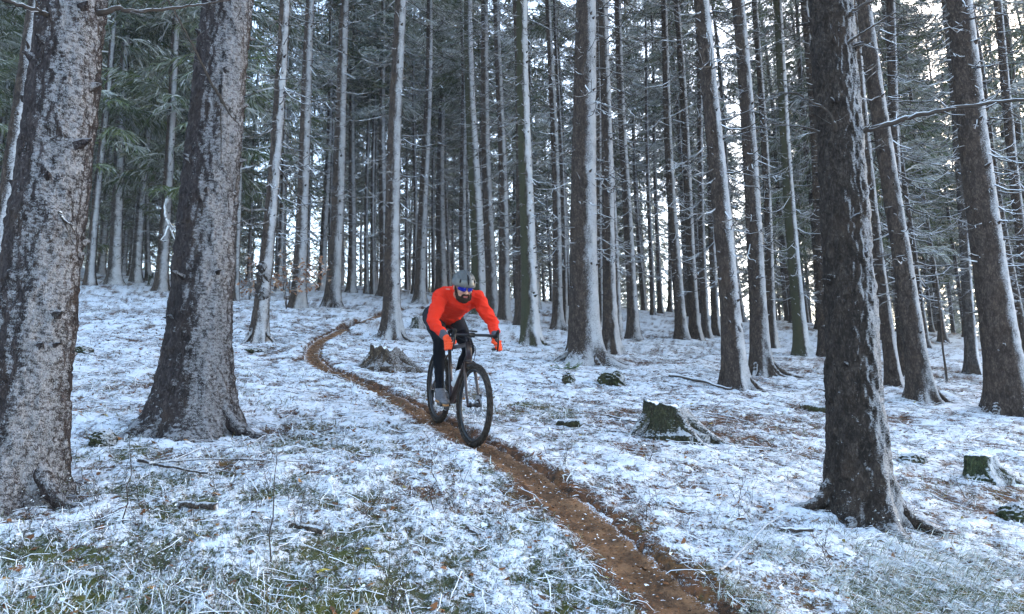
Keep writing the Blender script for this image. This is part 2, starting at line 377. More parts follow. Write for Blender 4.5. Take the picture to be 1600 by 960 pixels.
def build_path():
    C = catmull(PATH_PTS[:], 40); T = np.gradient(C, axis=0); T /= np.linalg.norm(T, axis=1)[:, None]; Nn = np.c_[-T[:, 1], T[:, 0]]
    u = np.linspace(-1, 1, 31); w = PATH_W(C[:, 1])*2.3+.05
    x = C[:, :1]+Nn[:, :1]*u*w[:, None]; y = C[:, 1:]+Nn[:, 1:]*u*w[:, None]
    rut = -.015*np.exp(-(np.abs(u)/.22)**2)-.02*np.clip(np.abs(u)-.6, 0, 1)
    h = path_height(x, y)+rut+.011*fbm(x*11, y*11, 8, 4, .6)+.010*vn(x*3, y*3, 9)
    n, m = x.shape; idx = np.arange(n*m).reshape(n, m)
    q = np.stack([idx[:-1, :-1], idx[1:, :-1], idx[1:, 1:], idx[:-1, 1:]], -1).reshape(-1, 4)
    e = np.clip((np.abs(u)-.2)/.35, 0, 1)[None]*np.ones((n, 1))*.75+np.clip((y-9)/20, 0, .25)
    obj('path', make_mesh('path', np.stack([x, y, h], -1), q[:, ::-1], M['path'], True, dict(edge=e.ravel())), kind='structure')
build_path()

# ------------------------------------------------------------------ spruces
def trunk_mesh(seed, r, H, lean, S_, hs, mat, flare=.55, wide=.28, rough=.004, stub=1., roots=6, amp=.3, name='trunk', sway=.05):
    rng = np.random.default_rng(seed)
    hs = np.asarray(hs, float); th = np.arange(S_)*2*np.pi/S_
    T, Hh = np.meshgrid(th, hs)
    hp = np.maximum(Hh, -.22)
    rad = r*(1-(Hh-1.3)/(H+3.5))
    rad = rad*(1+flare*.62*np.exp(-hp/.26)+wide*np.exp(-hp/.7))
    lob = np.zeros_like(T)
    ph = rng.uniform(0, 6.28)
    for i in range(roots):
        c = ph+i*6.283/roots+rng.uniform(-.35, .35); d = np.angle(np.exp(1j*(T-c)))
        lob += rng.uniform(.5, 1.2)*np.exp(-(d/(.20+.12*np.exp(-np.maximum(hp, 0))))**2)
    rad = rad*(1+amp*(lob-.35)*(np.exp(-np.maximum(hp, -.12)/.2)*1.1+.4*np.exp(-hp/.55)))
    rad = np.maximum(rad, .02)
    k = r*14
    nz = fbm(np.cos(T)*k+seed, np.sin(T)*k+Hh*5.0+seed*3.1, seed % 97, 3, .6)
    fl = vn(T*r*38, Hh*17, seed % 53)+.5*vn(T*r*80, Hh*34, seed % 53+1)
    fl2 = vn(6.283*r*38*0+T*r*38-6.283*r*38, Hh*17, seed % 53)+.5*vn((T-6.283)*r*80, Hh*34, seed % 53+1)
    b = np.clip(T/6.283, 0, 1); fl = fl*(1-b**8)+fl2*b**8
    rad = rad+rough*nz*1.1+rough*.5*vn(np.cos(T)*r*60+seed, np.sin(T)*r*60+Hh*45, seed % 31)*(r > .15)+rough*np.sign(fl)*np.abs(fl)**.6
    p1, p2 = rng.uniform(0, 6.28, 2)
    cx = lean[0]*Hh+sway*np.sin(Hh*.45+p1)-sway*math.sin(p1); cy = lean[1]*Hh+sway*np.sin(Hh*.38+p2)-sway*math.sin(p2)
    V = np.stack([cx+rad*np.cos(T), cy+rad*np.sin(T), Hh], -1)
    n = len(hs); idx = np.arange(n*S_).reshape(n, S_)
    q = np.stack([idx[:-1], np.roll(idx, -1, 1)[:-1], np.roll(idx, -1, 1)[1:], idx[1:]], -1).reshape(-1, 4)
    B = Bag(); B.add(V.reshape(-1, 3), [q, idx[-1][None]])
    if stub > 0:                                                     # knots and snapped branch stubs in whorls
        z = .8+rng.uniform(0, .4); P = []; Q = []
        while z < min(H*.6, 13):
            for _ in range(rng.integers(2, 5)):
                a = rng.uniform(0, 6.28); zz = z+rng.uniform(-.12, .12)
                rr_ = r*(1-(zz-1.3)/(H+3.5)); L = rng.uniform(.02, .07)*stub*(1 if rng.random() < .88 else 1.9); s0 = rng.uniform(.010, .019)*min(1.3, r/.15)
                dx, dy = math.cos(a), math.sin(a)
                bx = lean[0]*zz+sway*math.sin(zz*.45+p1)-sway*math.sin(p1); by = lean[1]*zz+sway*math.sin(zz*.38+p2)-sway*math.sin(p2)
                P.append([[bx+dx*rr_*.9, by+dy*rr_*.9, zz-.01], [bx+dx*(rr_+.006), by+dy*(rr_+.006), zz], [bx+dx*(rr_+L*.6), by+dy*(rr_+L*.6), zz+.01], [bx+dx*(rr_+L), by+dy*(rr_+L), zz+.012]])
                Q.append([s0*1.9, s0*1.5, s0*.8, s0*.25])
            z += rng.uniform(.28, .5)
        B.add(*tubes(P, Q, 5))
    return B.mesh(name, mat)
def curve_pts(o, d, L, droop, tip, n=6, wob=0, rng=None):
    """n points from o along d; sags, then lifts at the tip"""
    t = np.linspace(0, 1, n)[:, None]
    d = np.array(d, float); d /= np.linalg.norm(d)
    P = np.array(o)+d*L*t+np.array([0, 0, 1.])*(-droop*t*(2-t)*L*.5+tip*t**3*L)
    if wob and rng is not None: P[1:] += rng.normal(0, wob, (n-1, 3))
    return P
def dead_twigs(seed, z0, z1, dens=1., lmin=.5, lmax=1.7, r0=.0108):
    rng = np.random.default_rng(seed); A = []; AR = []; Sb = []; SR = []
    z = z0
    while z < z1:
        for _ in range(max(1, int(rng.integers(4, 8)*dens))):
            a = rng.uniform(0, 6.283); L = rng.uniform(lmin, lmax)*(.65+.5*(z-z0)/(z1-z0)); zz = z+rng.uniform(-.15, .15)
            d = (math.cos(a), math.sin(a), rng.uniform(-.35, .12))
            if rng.random() < .3: L *= .4
            P = curve_pts((d[0]*.08, d[1]*.08, zz), d, L, rng.uniform(.15, .7), rng.uniform(.05, .4), 6, .015*L, rng)
            A.append(P); rb = r0*rng.uniform(.7, 1.3); AR.append(rb*np.linspace(1, .35, 6))
            for _ in range(rng.integers(2, 6)):
                t = rng.uniform(.25, .95); i = min(int(t*5), 4); o = P[i]+(P[i+1]-P[i])*(t*5-i)
                s = rng.choice([-1, 1]); b = a+s*rng.uniform(.5, 1.1); l = L*rng.uniform(.15, .45)
                Sb.append(curve_pts(o, (math.cos(b), math.sin(b), rng.uniform(-.5, .05)), l, rng.uniform(0, .5), rng.uniform(0, .3), 4, .01, rng)); SR.append(rb*np.linspace(.55, .25, 4))
        z += rng.uniform(.3, .5)
    B = Bag(); B.add(*tubes(A, AR, 3)); B.add(*tubes(Sb, SR, 3))
    return B.mesh('dead_twigs', M['twig'], False)
def strips(O, D, L, w, roll, rng):
    """needle-clad shoots: tapered two-quad ribbons"""
    D = D/np.linalg.norm(D, axis=1, keepdims=True); n = len(O)
    ref = np.tile([0, 0, 1.], (n, 1)); s = np.cross(D, ref); s /= np.linalg.norm(s, axis=1, keepdims=True)+1e-9
    u = np.cross(s, D); s = s*np.cos(roll)[:, None]+u*np.sin(roll)[:, None]
    sag = np.zeros((n, 3)); sag[:, 2] = -L*.10
    m = O+D*(L*.5)[:, None]; e = O+D*L[:, None]+sag
    w = w[:, None]
    V = np.stack([O-s*w*.35, O+s*w*.35, m+s*w*.5, m-s*w*.5, e+s*w*.12, e-s*w*.12], 1)
    i = np.arange(n)[:, None]*6
    F = np.vstack([i+np.array([[0, 1, 2, 3]]), i+np.array([[3, 2, 4, 5]])])
    return V.reshape(-1, 3), F
def bough(rng, L):
    """one drooping spruce bough along +x; returns origins, directions, lengths, widths"""
    O = []; D = []; LL = []; Wd = []
    droop = rng.uniform(.25, .6)
    f = lambda t: np.array([t*L, .05*L*math.sin(t*3), -droop*L*t*t+.12*L*t+.12*L*max(0, t-.7)])
    for i in range(7):
        a, b = f(i/7), f((i+1.25)/7); O.append(a); D.append(b-a); LL.append(np.linalg.norm(b-a)); Wd.append(.04)
    k = int(6+L*6)
    for i in range(k):
        t = .12+.86*i/k; p = f(t)
        for s in (-1, 1):
            if rng.random() < .12: continue
            l = (.10+.42*(1-t)**.7*min(t*4, 1))*L*rng.uniform(.7, 1.2)
            d = np.array([.75, s*rng.uniform(.6, 1.0), rng.uniform(-.75, -.05)]); d /= np.linalg.norm(d)
            O.append(p); D.append(d); LL.append(l); Wd.append(.034)
            for j in range(max(2, int(l/.11))):
                q = p+d*l*(.2+.8*j/max(2, int(l/.11))); dd = d+np.array([rng.uniform(-.3, .6), rng.uniform(-.8, .8), rng.uniform(-.9, .1)])
                O.append(q); D.append(dd); LL.append(rng.uniform(.09, .22)); Wd.append(.028)
    return np.array(O), np.array(D), np.array(LL), np.array(Wd)
def crown_mesh(seed, Hc=12., rmax=2.1, dens=1., fa=.95, fb=1.45):
    rng = np.random.default_rng(seed); B = Bag(); z = 0.
    lib = [bough(rng, 1.0) for _ in range(7)]+[bough(rng, 1.7) for _ in range(5)]
    O = []; D = []; L = []; Wd = []; fr = []; tn = []
    while z < Hc-.2:
        t = z/Hc; rl = rmax*min(1., .55+2.2*t)*(1-t)**.75+.15
        for _ in range(int(rng.integers(4, 7)*dens)):
            if rng.random() < .45*max(0, 1-t*3): continue
            bl = lib[rng.integers(0, 7)] if rl < 1.2 else lib[7+rng.integers(0, 5)]
            ref = 1.0 if rl < 1.2 else 1.7
            s = rl*rng.uniform(.7, 1.15)/ref; a = rng.uniform(0, 6.283); ca, sa = math.cos(a), math.sin(a)
            Rm = np.array([[ca, -sa, 0], [sa, ca, 0], [0, 0, 1.]])
            el = rng.uniform(-.15, .25)+.5*t; Re = np.array([[math.cos(el), 0, -math.sin(el)], [0, 1, 0], [math.sin(el), 0, math.cos(el)]])
            Q = Rm@Re
            O.append(bl[0]*s@Q.T+np.array([0, 0, z+rng.uniform(-.2, .2)])); D.append(bl[1]@Q.T); L.append(bl[2]*max(s, .7)); Wd.append(bl[3]*rng.uniform(.85, 1.2)*np.ones(len(bl[3])))
            f0 = rng.beta(fa, fb); n = len(bl[2])
            dz = (D[-1]/np.linalg.norm(D[-1], axis=1, keepdims=True))[:, 2]
            fr.append(np.clip(f0*.95*(1+.5*dz)+rng.normal(0, .22, n), 0, .92)); tn.append(np.clip(rng.uniform(0, .8)+rng.normal(0, .2, n), 0, 1))
        z += rng.uniform(.28, .45)
    O = np.vstack(O); D = np.vstack(D); L = np.concatenate(L); Wd = np.concatenate(Wd)
    V, F = strips(O, D, L, Wd, rng.normal(0, .7, len(O)), rng)
    return make_mesh('crown', V, F, M['needle'], False, dict(frost=np.repeat(np.concatenate(fr), 6), tone=np.repeat(np.concatenate(tn), 6)))
CROWNS = [crown_mesh(100+i, 12, 1.9+.25*(i % 3), .74) for i in range(4)]+[crown_mesh(110+i, 12, 2.1+.2*i, .85, .7, 2.2) for i in range(4)]   # frosted ones, then darker green ones
TWIGS = [dead_twigs(200+i, 1.6, 11.5, 1.15+.2*(i % 3)) for i in range(6)]
TREES = [   # x, y, radius at breast height, lean x, lean y, height of the lowest green boughs, label
    (-2.95, 4.44, 0.207, 0.0132, 0.0088, 9, 'massive foreground spruce at the left edge with a broad snow crust'),
    (-2.68, 6.24, 0.237, 0.0098, 0.0042, 9, 'thick spruce left of the trail with a wide flared foot'),
    (2.35, 5.25, 0.166, 0.0348, -0.0156, 9, 'big dark spruce in the right foreground with one long side branch'),
    (7.36, 11.08, 0.236, 0.0136, -0.009, 10, 'thick leaning spruce at the right edge with a smooth trunk and snow-dusted root'),
    (-4.83, 6.66, 0.092, 0.0323, 0.0234, 8, 'slanting spruce half hidden behind the massive trunk at the left edge'),
    (-4.17, 11.98, 0.106, 0.0335, 0.0117, 8, 'slim spruce with a dark burl low on its trunk, left of the trail'),
    (-5.62, 19.05, 0.166, 0.0151, 0.0044, 7, 'slim spruce standing in the orange-leaved beech shrub'),
    (-5.11, 20.64, 0.193, 0.0217, 0.0054, 8, 'straight dark spruce just right of the orange-leaved beech shrub'),
    (-2.46, 14.9, 0.159, 0.0198, 0.0033, 9, 'snow-striped spruce where the trail disappears, left of the cyclist'),
    (-3.52, 27.76, 0.2, 0.0278, 0.0035, 8, "dark narrow spruce directly behind the cyclist's shoulder"),
    (-3.42, 35.28, 0.248, 0.0088, 0.0009, 8, "narrow spruce rising right above the cyclist's helmet on its left"),
    (-1.12, 24.98, 0.246, -0.0202, -0.0009, 9, "mossy green-sided spruce rising just right of the cyclist's helmet"),
    (-0.62, 23.44, 0.178, -0.0107, -0.0003, 8, 'first dark spruce to the right of the mossy green-sided one'),
    (-0.24, 22.38, 0.157, -0.0038, -0.0, 8, 'second slim spruce to the right of the mossy green-sided one'),
    (0.24, 20.26, 0.15, 0.0025, -0.0, 8, 'slim spruce pressed against the left of a thicker mossy-footed trunk'),
    (0.38, 15.82, 0.171, 0.0114, -0.0003, 9, 'sturdy spruce with a dark mossy foot between the cyclist and the broad central trunk'),
    (1.24, 20.08, 0.128, 0.0058, -0.0004, 8, 'thin spruce alone in the gap left of the broad central trunk'),
    (1.33, 13.58, 0.262, 0.0286, -0.0028, 10, 'broad central spruce with spreading roots and a green fern at its foot'),
    (2.07, 15.51, 0.136, 0.0076, -0.001, 9, 'spruce close behind the right side of the broad central trunk'),
    (2.67, 18.55, 0.088, 0.0173, -0.0025, 8, 'very thin spruce in the cluster right of the broad central trunk'),
    (3.18, 19.3, 0.133, 0.0116, -0.0019, 8, 'slim pale-striped spruce at the right end of the central cluster'),
    (4.65, 20.11, 0.14, 0.0068, -0.0016, 8, 'left one of a close pair of spruces in the middle of the right half'),
    (5.11, 20.48, 0.133, 0.0011, -0.0003, 8, 'right one of a close pair of spruces in the middle of the right half'),
    (5.89, 22.28, 0.11, 0.0295, -0.0078, 8, 'thin spruce just right of the close pair'),
    (6.38, 22.96, 0.114, 0.0314, -0.0087, 8, 'second thin spruce right of the close pair, partly behind a thicker trunk'),
    (3.43, 11.47, 0.15, 0.0015, -0.0004, 9, 'spruce with a pale snow blotch on its foot behind the large mossy stump'),
    (4.55, 13.55, 0.153, 0.0018, -0.0006, 9, 'spruce with snow-covered roots fanning to the right, beside the blotched trunk'),
    (7.04, 20.0, 0.119, 0.0318, -0.0112, 8, 'thin spruce in the gap to the right of the one with fanning roots'),
    (7.16, 18.23, 0.155, 0.0181, -0.0071, 7, 'greenish spruce standing left of the big foreground trunk on the right'),
    (7.77, 18.29, 0.137, 0.0198, -0.0084, 7, 'spruce almost touching the left edge of the big foreground trunk on the right'),
    (6.73, 13.12, 0.101, 0.0062, -0.0032, 7, 'slim spruce hidden mostly behind the big foreground trunk on the right'),
    (6.46, 11.79, 0.15, -0.0057, 0.0031, 9, 'tall tapering spruce midway between the two thick trunks on the right'),
    (7.79, 14.69, 0.113, 0.0587, -0.0311, 6, 'short dark trunk showing beside the tall tapering spruce on the right'),
    (10.0, 16.13, 0.11, 0.0363, -0.0225, 6, 'greyish spruce left of the thick leaning trunk at the right edge'),
    (9.5, 14.77, 0.085, 0.0294, -0.0189, 7, 'narrow spruce close along the left side of the thick leaning trunk'),
    (11.82, 16.59, 0.123, 0.0179, -0.0128, 7, 'brown spruce leaning in from the right edge beyond the thick trunk'),
    (-13.52, 23.12, 0.131, -0.0067, -0.0039, 4, 'palest thin spruce just right of the massive left trunk'),
    (-13.46, 24.42, 0.191, -0.0106, -0.0058, 4, 'first grey spruce in the dark thicket between the two big left trunks'),
    (-13.89, 26.65, 0.155, 0.0165, 0.0086, 3, 'second grey spruce between the two big left trunks, leaning right'),
    (-11.61, 23.91, 0.175, -0.0064, -0.0031, 3.5, 'spruce with a white broken branch hanging off it, beside the thick flared trunk'),
    (-13.74, 27.29, 0.086, -0.0483, -0.0243, 4, 'thread-thin spruce in the dark thicket between the two big left trunks'),
    (-8.43, 22.13, 0.087, -0.0309, -0.0118, 4, 'thin spruce peeping out on the right of the thick flared trunk'),
    (-8.45, 32.22, 0.163, 0.0034, 0.0009, 7, 'thin spruce between the two dark trunks near the orange-leaved shrub'),
    (-7.18, 32.41, 0.183, -0.0043, -0.0009, 7, 'thin spruce above the trail where it bends left'),
    (-6.5, 32.48, 0.102, -0.0069, -0.0014, 7, 'left one of two very thin pale spruces above the trail'),
    (-6.21, 32.46, 0.102, -0.0055, -0.001, 7, 'right one of two very thin pale spruces above the trail'),
    (-5.62, 31.87, 0.199, -0.0132, -0.0023, 7, 'dark spruce just left of the snow-striped one behind the trail'),
    (-4.65, 34.49, 0.11, -0.0041, -0.0006, 7, 'very thin spruce between the snow-striped one and the cyclist'),
    (1.74, 24.11, 0.087, 0.0034, -0.0002, 7, 'very thin spruce touching the left of the broad central trunk'),
    (2.84, 23.31, 0.096, 0.022, -0.0027, 7, 'very thin spruce tucked behind the right flank of the broad central trunk'),
    (6.1, 31.6, 0.103, 0.029, -0.0056, 8, 'left one of the thin spruces in the bright gap right of the central cluster'),
    (6.95, 34.13, 0.113, 0.0268, -0.0054, 8, 'middle one of the thin spruces in the bright gap right of the central cluster'),
    (7.83, 36.1, 0.101, 0.0307, -0.0067, 8, 'right one of the thin spruces in the bright gap right of the central cluster'),
    (-9.21, 28.57, 0.116, 0.0072, 0.0023, 4, 'thin spruce left of the orange-leaved beech shrub'),
    (-2.15, 32.66, 0.188, 0.0017, 0.0001, 8, "thin dark spruce straight behind the cyclist's helmet"),
]
def spruce(i, x, y, r, lean, crown, label, group, near=0, bmat='bark', tr=None, twig=True, H=None, green=(0, 6)):
    rng = np.random.default_rng(900+i)
    z = gz(x, y); H = H or rng.uniform(21, 26)
    t = thing('spruce_tree', label, 'tree', (x, y, z), group)
    if tr is None:
        if near == 2: hs = np.concatenate([np.linspace(-.35, 0, 10, endpoint=False), np.linspace(0, 5.2, 300, endpoint=False), np.linspace(5.2, H, 20)]); seg = 110
        elif near == 1: hs = np.concatenate([np.linspace(-.3, 1.2, 40, endpoint=False), np.linspace(1.2, 8.5, 110, endpoint=False), np.linspace(8.5, H, 14)]); seg = 40
        else: hs = np.concatenate([np.linspace(-.3, 1.2, 16, endpoint=False), np.linspace(1.2, 12, 36, endpoint=False), np.linspace(12, H, 8)]); seg = 18
        tr = trunk_mesh(300+i, r, H, lean, seg, hs, M[bmat], wide=(.32 if i == 1 else .30 if i == 2 else .22) if near == 2 else .28, amp=.22 if near == 2 else .3, rough=.0085 if near == 2 else .004 if near else .003, flare=(.40 if i == 1 else .45 if i == 2 else .3) if near == 2 else .5)
        obj('trunk', tr, t)
    else:
        obj('trunk', tr, t, scale=(r/.13, r/.13, H/23), rot=(0, 0, 0))
    s = (H-crown)/12; q = rng.uniform(.85, 1.15)
    obj('crown', CROWNS[rng.integers(*green)], t, (lean[0]*crown, lean[1]*crown, crown), (0, 0, rng.uniform(0, 6.28)), (q, q, s))
    if twig:
        o = obj('dead_twigs', TWIGS[rng.integers(0, 6)], t, (lean[0]*crown*.5, lean[1]*crown*.5, 0), (0, 0, rng.uniform(0, 6.28)), (rng.uniform(.85, 1.2),)*2+((crown+1.5)/11.5,), kind='stuff')
    return t
GROUP = 'spruces of the snowy forest'
tree_objs = []
NEAR2 = {0: 'bark_near', 1: 'bark_near', 2: 'bark_dark'}
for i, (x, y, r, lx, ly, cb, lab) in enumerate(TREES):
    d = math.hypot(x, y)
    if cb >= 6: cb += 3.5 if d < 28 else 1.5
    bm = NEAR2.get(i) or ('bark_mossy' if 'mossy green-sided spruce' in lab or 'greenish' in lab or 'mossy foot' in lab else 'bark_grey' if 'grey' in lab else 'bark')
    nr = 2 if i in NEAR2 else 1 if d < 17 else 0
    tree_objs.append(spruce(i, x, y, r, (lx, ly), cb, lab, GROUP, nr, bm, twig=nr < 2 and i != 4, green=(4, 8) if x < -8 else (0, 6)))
def filler():
    rng = np.random.default_rng(77)
    trs = [trunk_mesh(700+k, .13, 23, rng.uniform(-.02, .02, 2), 10, np.concatenate([np.linspace(-.3, 1, 6, endpoint=False), np.linspace(1, 12, 16, endpoint=False), np.linspace(12, 23, 5)]), M['bark'], rough=.002, stub=1.2) for k in range(6)]
    pos = [(t[0], t[1]) for t in TREES]; n = 0; k = 0
    where = [(100, 'beyond the massive left trunk'), (300, 'between the two big left trunks'), (400, 'just right of the thick flared left trunk'), (520, 'behind the orange-leaved shrub'),
             (612, 'above the bend of the trail'), (720, 'behind the left side of the cyclist'), (830, 'just right of the cyclist'), (915, 'just left of the broad central trunk'), (1000, 'just right of the broad central trunk'),
             (1060, 'left of the close pair of spruces'), (1150, 'behind the blotched trunk'), (1280, 'left of the big right-hand trunk'), (1440, 'around the big right-hand trunk'), (1575, 'left of the thick leaning trunk'), (9999, 'at the right edge')]
    while n < 172 and k < 20000:
        k += 1
        a = R(rng.uniform(-43, 43)); d = rng.uniform(21, 66) if rng.random() < .5 else math.sqrt(rng.uniform(26**2, 66**2)); x, y = d*math.sin(a), d*math.cos(a)
        if k <= 6: x, y = ((13.2, 23.5), (16.4, 28.0), (15.2, 31.5), (20.3, 35.5), (12.4, 29.5), (18.6, 25.5))[k-1]; a = math.atan2(x, y); d = math.hypot(x, y)
        dg = math.degrees(a)
        if d < 31 and -20 < dg < 26 and k > 6: continue
        if dg < -25 and d < 25: continue
        if path_dist(np.array([x]), np.array([y]))[0] < 1.2: continue
        if min((x-p)**2+(y-q)**2 for p, q in pos) < (1.5 if d < 45 else 1.8)**2: continue
        pos.append((x, y)); n += 1
        zone = 'left' if dg < -18 else 'right' if dg > 18 else 'middle'
        cb = {'left': rng.uniform(1.5, 4.5), 'middle': rng.uniform(7.5, 11) if dg < -2 else rng.uniform(4.5, 9), 'right': rng.uniform(2.5, 7)}[zone]
        if d > 48: cb *= .7
        green = rng.random() < {'left': .7, 'middle': .4, 'right': .55}[zone]; r = rng.uniform(.08, .17)
        u = 800+1155*x/y; at = next(w for lim, w in where if u < lim)
        lab = ('stout' if r > .14 else 'slender' if r > .11 else 'very thin')+(' dark green' if green else ' frosted')+' spruce far back, '+at
        spruce(400+n, x, y, r, (0, 0), cb, lab, 'far spruces '+at, 0, tr=trs[rng.integers(0, 6)], H=rng.uniform(18, 25), green=(4, 8) if green else (0, 4))
filler()

BRANCHES = [   # tree, centre line from the tree base, radius at the trunk, radius at the tip
    (2, [(0.186, -0.138, 2.722), (0.27, -0.208, 2.724), (0.414, -0.295, 2.746), (0.6, -0.378, 2.771), (0.875, -0.446, 2.785), (1.175, -0.526, 2.783), (1.467, -0.602, 2.767)], 0.024, 0.009),
    (2, [(0.144, -0.196, 3.353), (0.171, -0.252, 3.397), (0.243, -0.328, 3.427), (0.331, -0.367, 3.472), (0.44, -0.416, 3.52)], 0.013, 0.004),
    (2, [(0.139, -0.194, 3.572), (0.177, -0.254, 3.602), (0.241, -0.327, 3.632), (0.36, -0.38, 3.677)], 0.018, 0.009),
    (2, [(0.042, -0.183, 2.696), (-0.0, -0.241, 2.755), (-0.032, -0.248, 2.836), (-0.079, -0.25, 2.885), (-0.16, -0.235, 2.944), (-0.261, -0.212, 3.022), (-0.402, -0.149, 3.042)], 0.013, 0.004),
    (2, [(-0.029, -0.097, 2.755), (-0.133, -0.094, 2.798), (-0.263, -0.046, 2.843), (-0.426, 0.027, 2.9)], 0.008, 0.003),
    (2, [(0.001, -0.11, 3.637), (-0.064, -0.125, 3.672), (-0.105, -0.117, 3.73)], 0.012, 0.004),
    (2, [(0.181, -0.191, 3.365), (0.262, -0.271, 3.359), (0.323, -0.364, 3.264), (0.418, -0.406, 3.277)], 0.006, 0.002),
    (0, [(0.088, -0.133, 2.998), (0.059, -0.225, 2.96), (-0.009, -0.306, 2.962), (-0.104, -0.369, 2.967), (-0.196, -0.431, 2.963)], 0.02, 0.008),
    (0, [(0.208, -0.042, 3.053), (0.307, -0.036, 3.081), (0.385, -0.008, 3.13), (0.454, 0.037, 3.134), (0.62, 0.172, 3.234), (0.787, 0.283, 3.331), (0.963, 0.399, 3.442)], 0.022, 0.005),
    (0, [(0.149, -0.141, 1.657), (0.198, -0.145, 1.695), (0.24, -0.129, 1.639), (0.264, -0.088, 1.622)], 0.016, 0.006),
    (1, [(0.16, -0.149, 2.831), (0.081, -0.226, 2.976), (0.01, -0.322, 3.155), (-0.083, -0.416, 3.356), (-0.164, -0.506, 3.531), (-0.239, -0.538, 3.656)], 0.012, 0.006),
    (1, [(0.16, -0.149, 2.831), (0.241, -0.168, 2.699), (0.318, -0.136, 2.617)], 0.01, 0.003),
    (1, [(0.148, -0.154, 2.768), (0.167, -0.178, 2.577), (0.183, -0.161, 2.241)], 0.006, 0.003),
    (1, [(0.255, 0.0, 2.052), (0.275, -0.012, 2.196), (0.385, 0.035, 2.289)], 0.005, 0.002),
    (1, [(0.256, -0.053, 1.73), (0.369, -0.016, 1.78), (0.489, 0.036, 1.846)], 0.005, 0.002),
    (39, [(0.112, -0.168, 3.103), (0.142, -0.376, 2.81), (0.202, -0.402, 2.402), (0.302, -0.354, 2.15), (0.421, -0.296, 1.857), (0.619, -0.2, 1.397)], 0.05, 0.015),
    (39, [(0.202, -0.402, 2.402), (0.371, -0.32, 2.159), (0.671, -0.175, 1.754)], 0.03, 0.012),
    (39, [(0.302, -0.354, 2.15), (0.215, -0.396, 1.832), (0.124, -0.44, 1.604), (0.295, -0.357, 1.623)], 0.03, 0.012),
    (3, [(-0.01, -0.114, 5.509), (0.071, -0.287, 5.38), (0.279, -0.426, 5.344), (0.547, -0.603, 5.273), (0.807, -0.776, 5.214)], 0.014, 0.006),
    (3, [(0.098, -0.185, 6.27), (0.185, -0.363, 6.203), (0.427, -0.524, 6.142), (0.694, -0.701, 6.068)], 0.016, 0.006),
    (3, [(-0.054, -0.204, 6.374), (0.014, -0.37, 6.247), (0.053, -0.455, 6.325)], 0.012, 0.004),
    (3, [(0.151, -0.22, 4.549), (0.29, -0.373, 4.465), (0.556, -0.55, 4.419)], 0.013, 0.005),
    (3, [(0.14, -0.213, 3.347), (0.275, -0.363, 3.272), (0.473, -0.494, 3.262)], 0.013, 0.005),
    (3, [(0.121, -0.201, 2.599), (0.236, -0.337, 2.539), (0.432, -0.467, 2.538)], 0.013, 0.005),
    (3, [(-0.12, -0.04, 4.174), (-0.292, 0.014, 4.158), (-0.456, 0.123, 4.141), (-0.699, 0.224, 4.21)], 0.012, 0.004),
    (3, [(-0.139, -0.028, 3.209), (-0.329, 0.038, 3.131), (-0.543, 0.18, 3.181)], 0.011, 0.004),
    (31, [(0.029, -0.13, 4.682), (0.192, -0.276, 4.713), (0.401, -0.448, 4.584)], 0.012, 0.004),
    (31, [(0.011, -0.12, 3.172), (0.21, -0.286, 3.135), (0.41, -0.452, 2.99)], 0.012, 0.004),
    (31, [(0.067, -0.151, 2.19), (0.27, -0.319, 2.081), (0.551, -0.53, 2.066), (0.783, -0.657, 2.152)], 0.013, 0.004),
]
def near_details():
    rng = np.random.default_rng(21)
    for i, pts, r0, r1 in BRANCHES:                                  # single dead branches standing out on the near trunks
        P = catmull(pts, 6); n = len(P); P[1:-1] += rng.normal(0, r1*.6, (n-2, 3))
        B = Bag().tube(P, np.linspace(r0, r1, n)+r0*.6*np.exp(-np.linspace(0, 1, n)*14), 8)
        if n > 14 and i != 39:                                       # side shoots
            A = []; Q = []
            for _ in range(int(n*.5)):
                k = rng.integers(4, n-1); d = P[min(k+1, n-1)]-P[k-1]; d /= np.linalg.norm(d); s = rng.normal(0, .8, 3); L = rng.uniform(.05, .22)
                A.append(curve_pts(P[k], d+s, L, .2, .1, 4, .004, rng)); Q.append(r1*np.array([.6, .5, .4, .2]))
            B.add(*tubes(A, Q, 4))
        obj('branch', B.mesh('branch', M['stick_white'] if i == 39 else M['branch']), tree_objs[i])
    B = Blob()
    for k in range(14): B.ell((.05+rng.normal(0, .03), -.03+rng.normal(0, .03), 1.0+rng.uniform(-.25, .25)), np.array([.075, .075, .09])*rng.uniform(.7, 1.25))
    obj('burl', B.remesh('burl', .014, M['bark_dark'], 1, lambda c: .022*fbm(c[:, 0]*22+c[:, 2]*9, c[:, 1]*22+c[:, 2]*17, 3, 3)), tree_objs[5])
    B = Blob()
    for k in range(7): B.ell((.06+rng.normal(0, .02), -.10+rng.normal(0, .015), 1.04+rng.uniform(-.16, .16)), np.array([.06, .05, .08])*rng.uniform(.6, 1.1))
    obj('burl', B.remesh('burl', .014, M['bark_near'], 1, lambda c: .02*fbm(c[:, 0]*22+c[:, 2]*9, c[:, 1]*22, 4, 3)), tree_objs[25])
def root(i, a, L, r0, bend=.2, h0=.22):
    x, y, r = TREES[i][:3]; z = gz(x, y); P = []
    for s in np.linspace(0, 1, 9):
        q = r*.9+s*L; xx, yy = math.cos(a+bend*s)*q, math.sin(a+bend*s)*q
        P.append((xx, yy, gz(x+xx, y+yy)-z+h0*(1-s)**2.4+r0*.25-s*.9*r0+.012*math.sin(s*9+i)))
    mat = [c for c in tree_objs[i].children if c.name.startswith('trunk')][0].data.materials[0]
    obj('root', Bag().tube(catmull(P, 3), np.interp(np.linspace(0, 1, 25), [0, .25, 1], [r0*1.35, r0, r0*.25])*(1+.10*np.sin(np.arange(25)*1.7+i)), 12).mesh('root', mat), tree_objs[i])
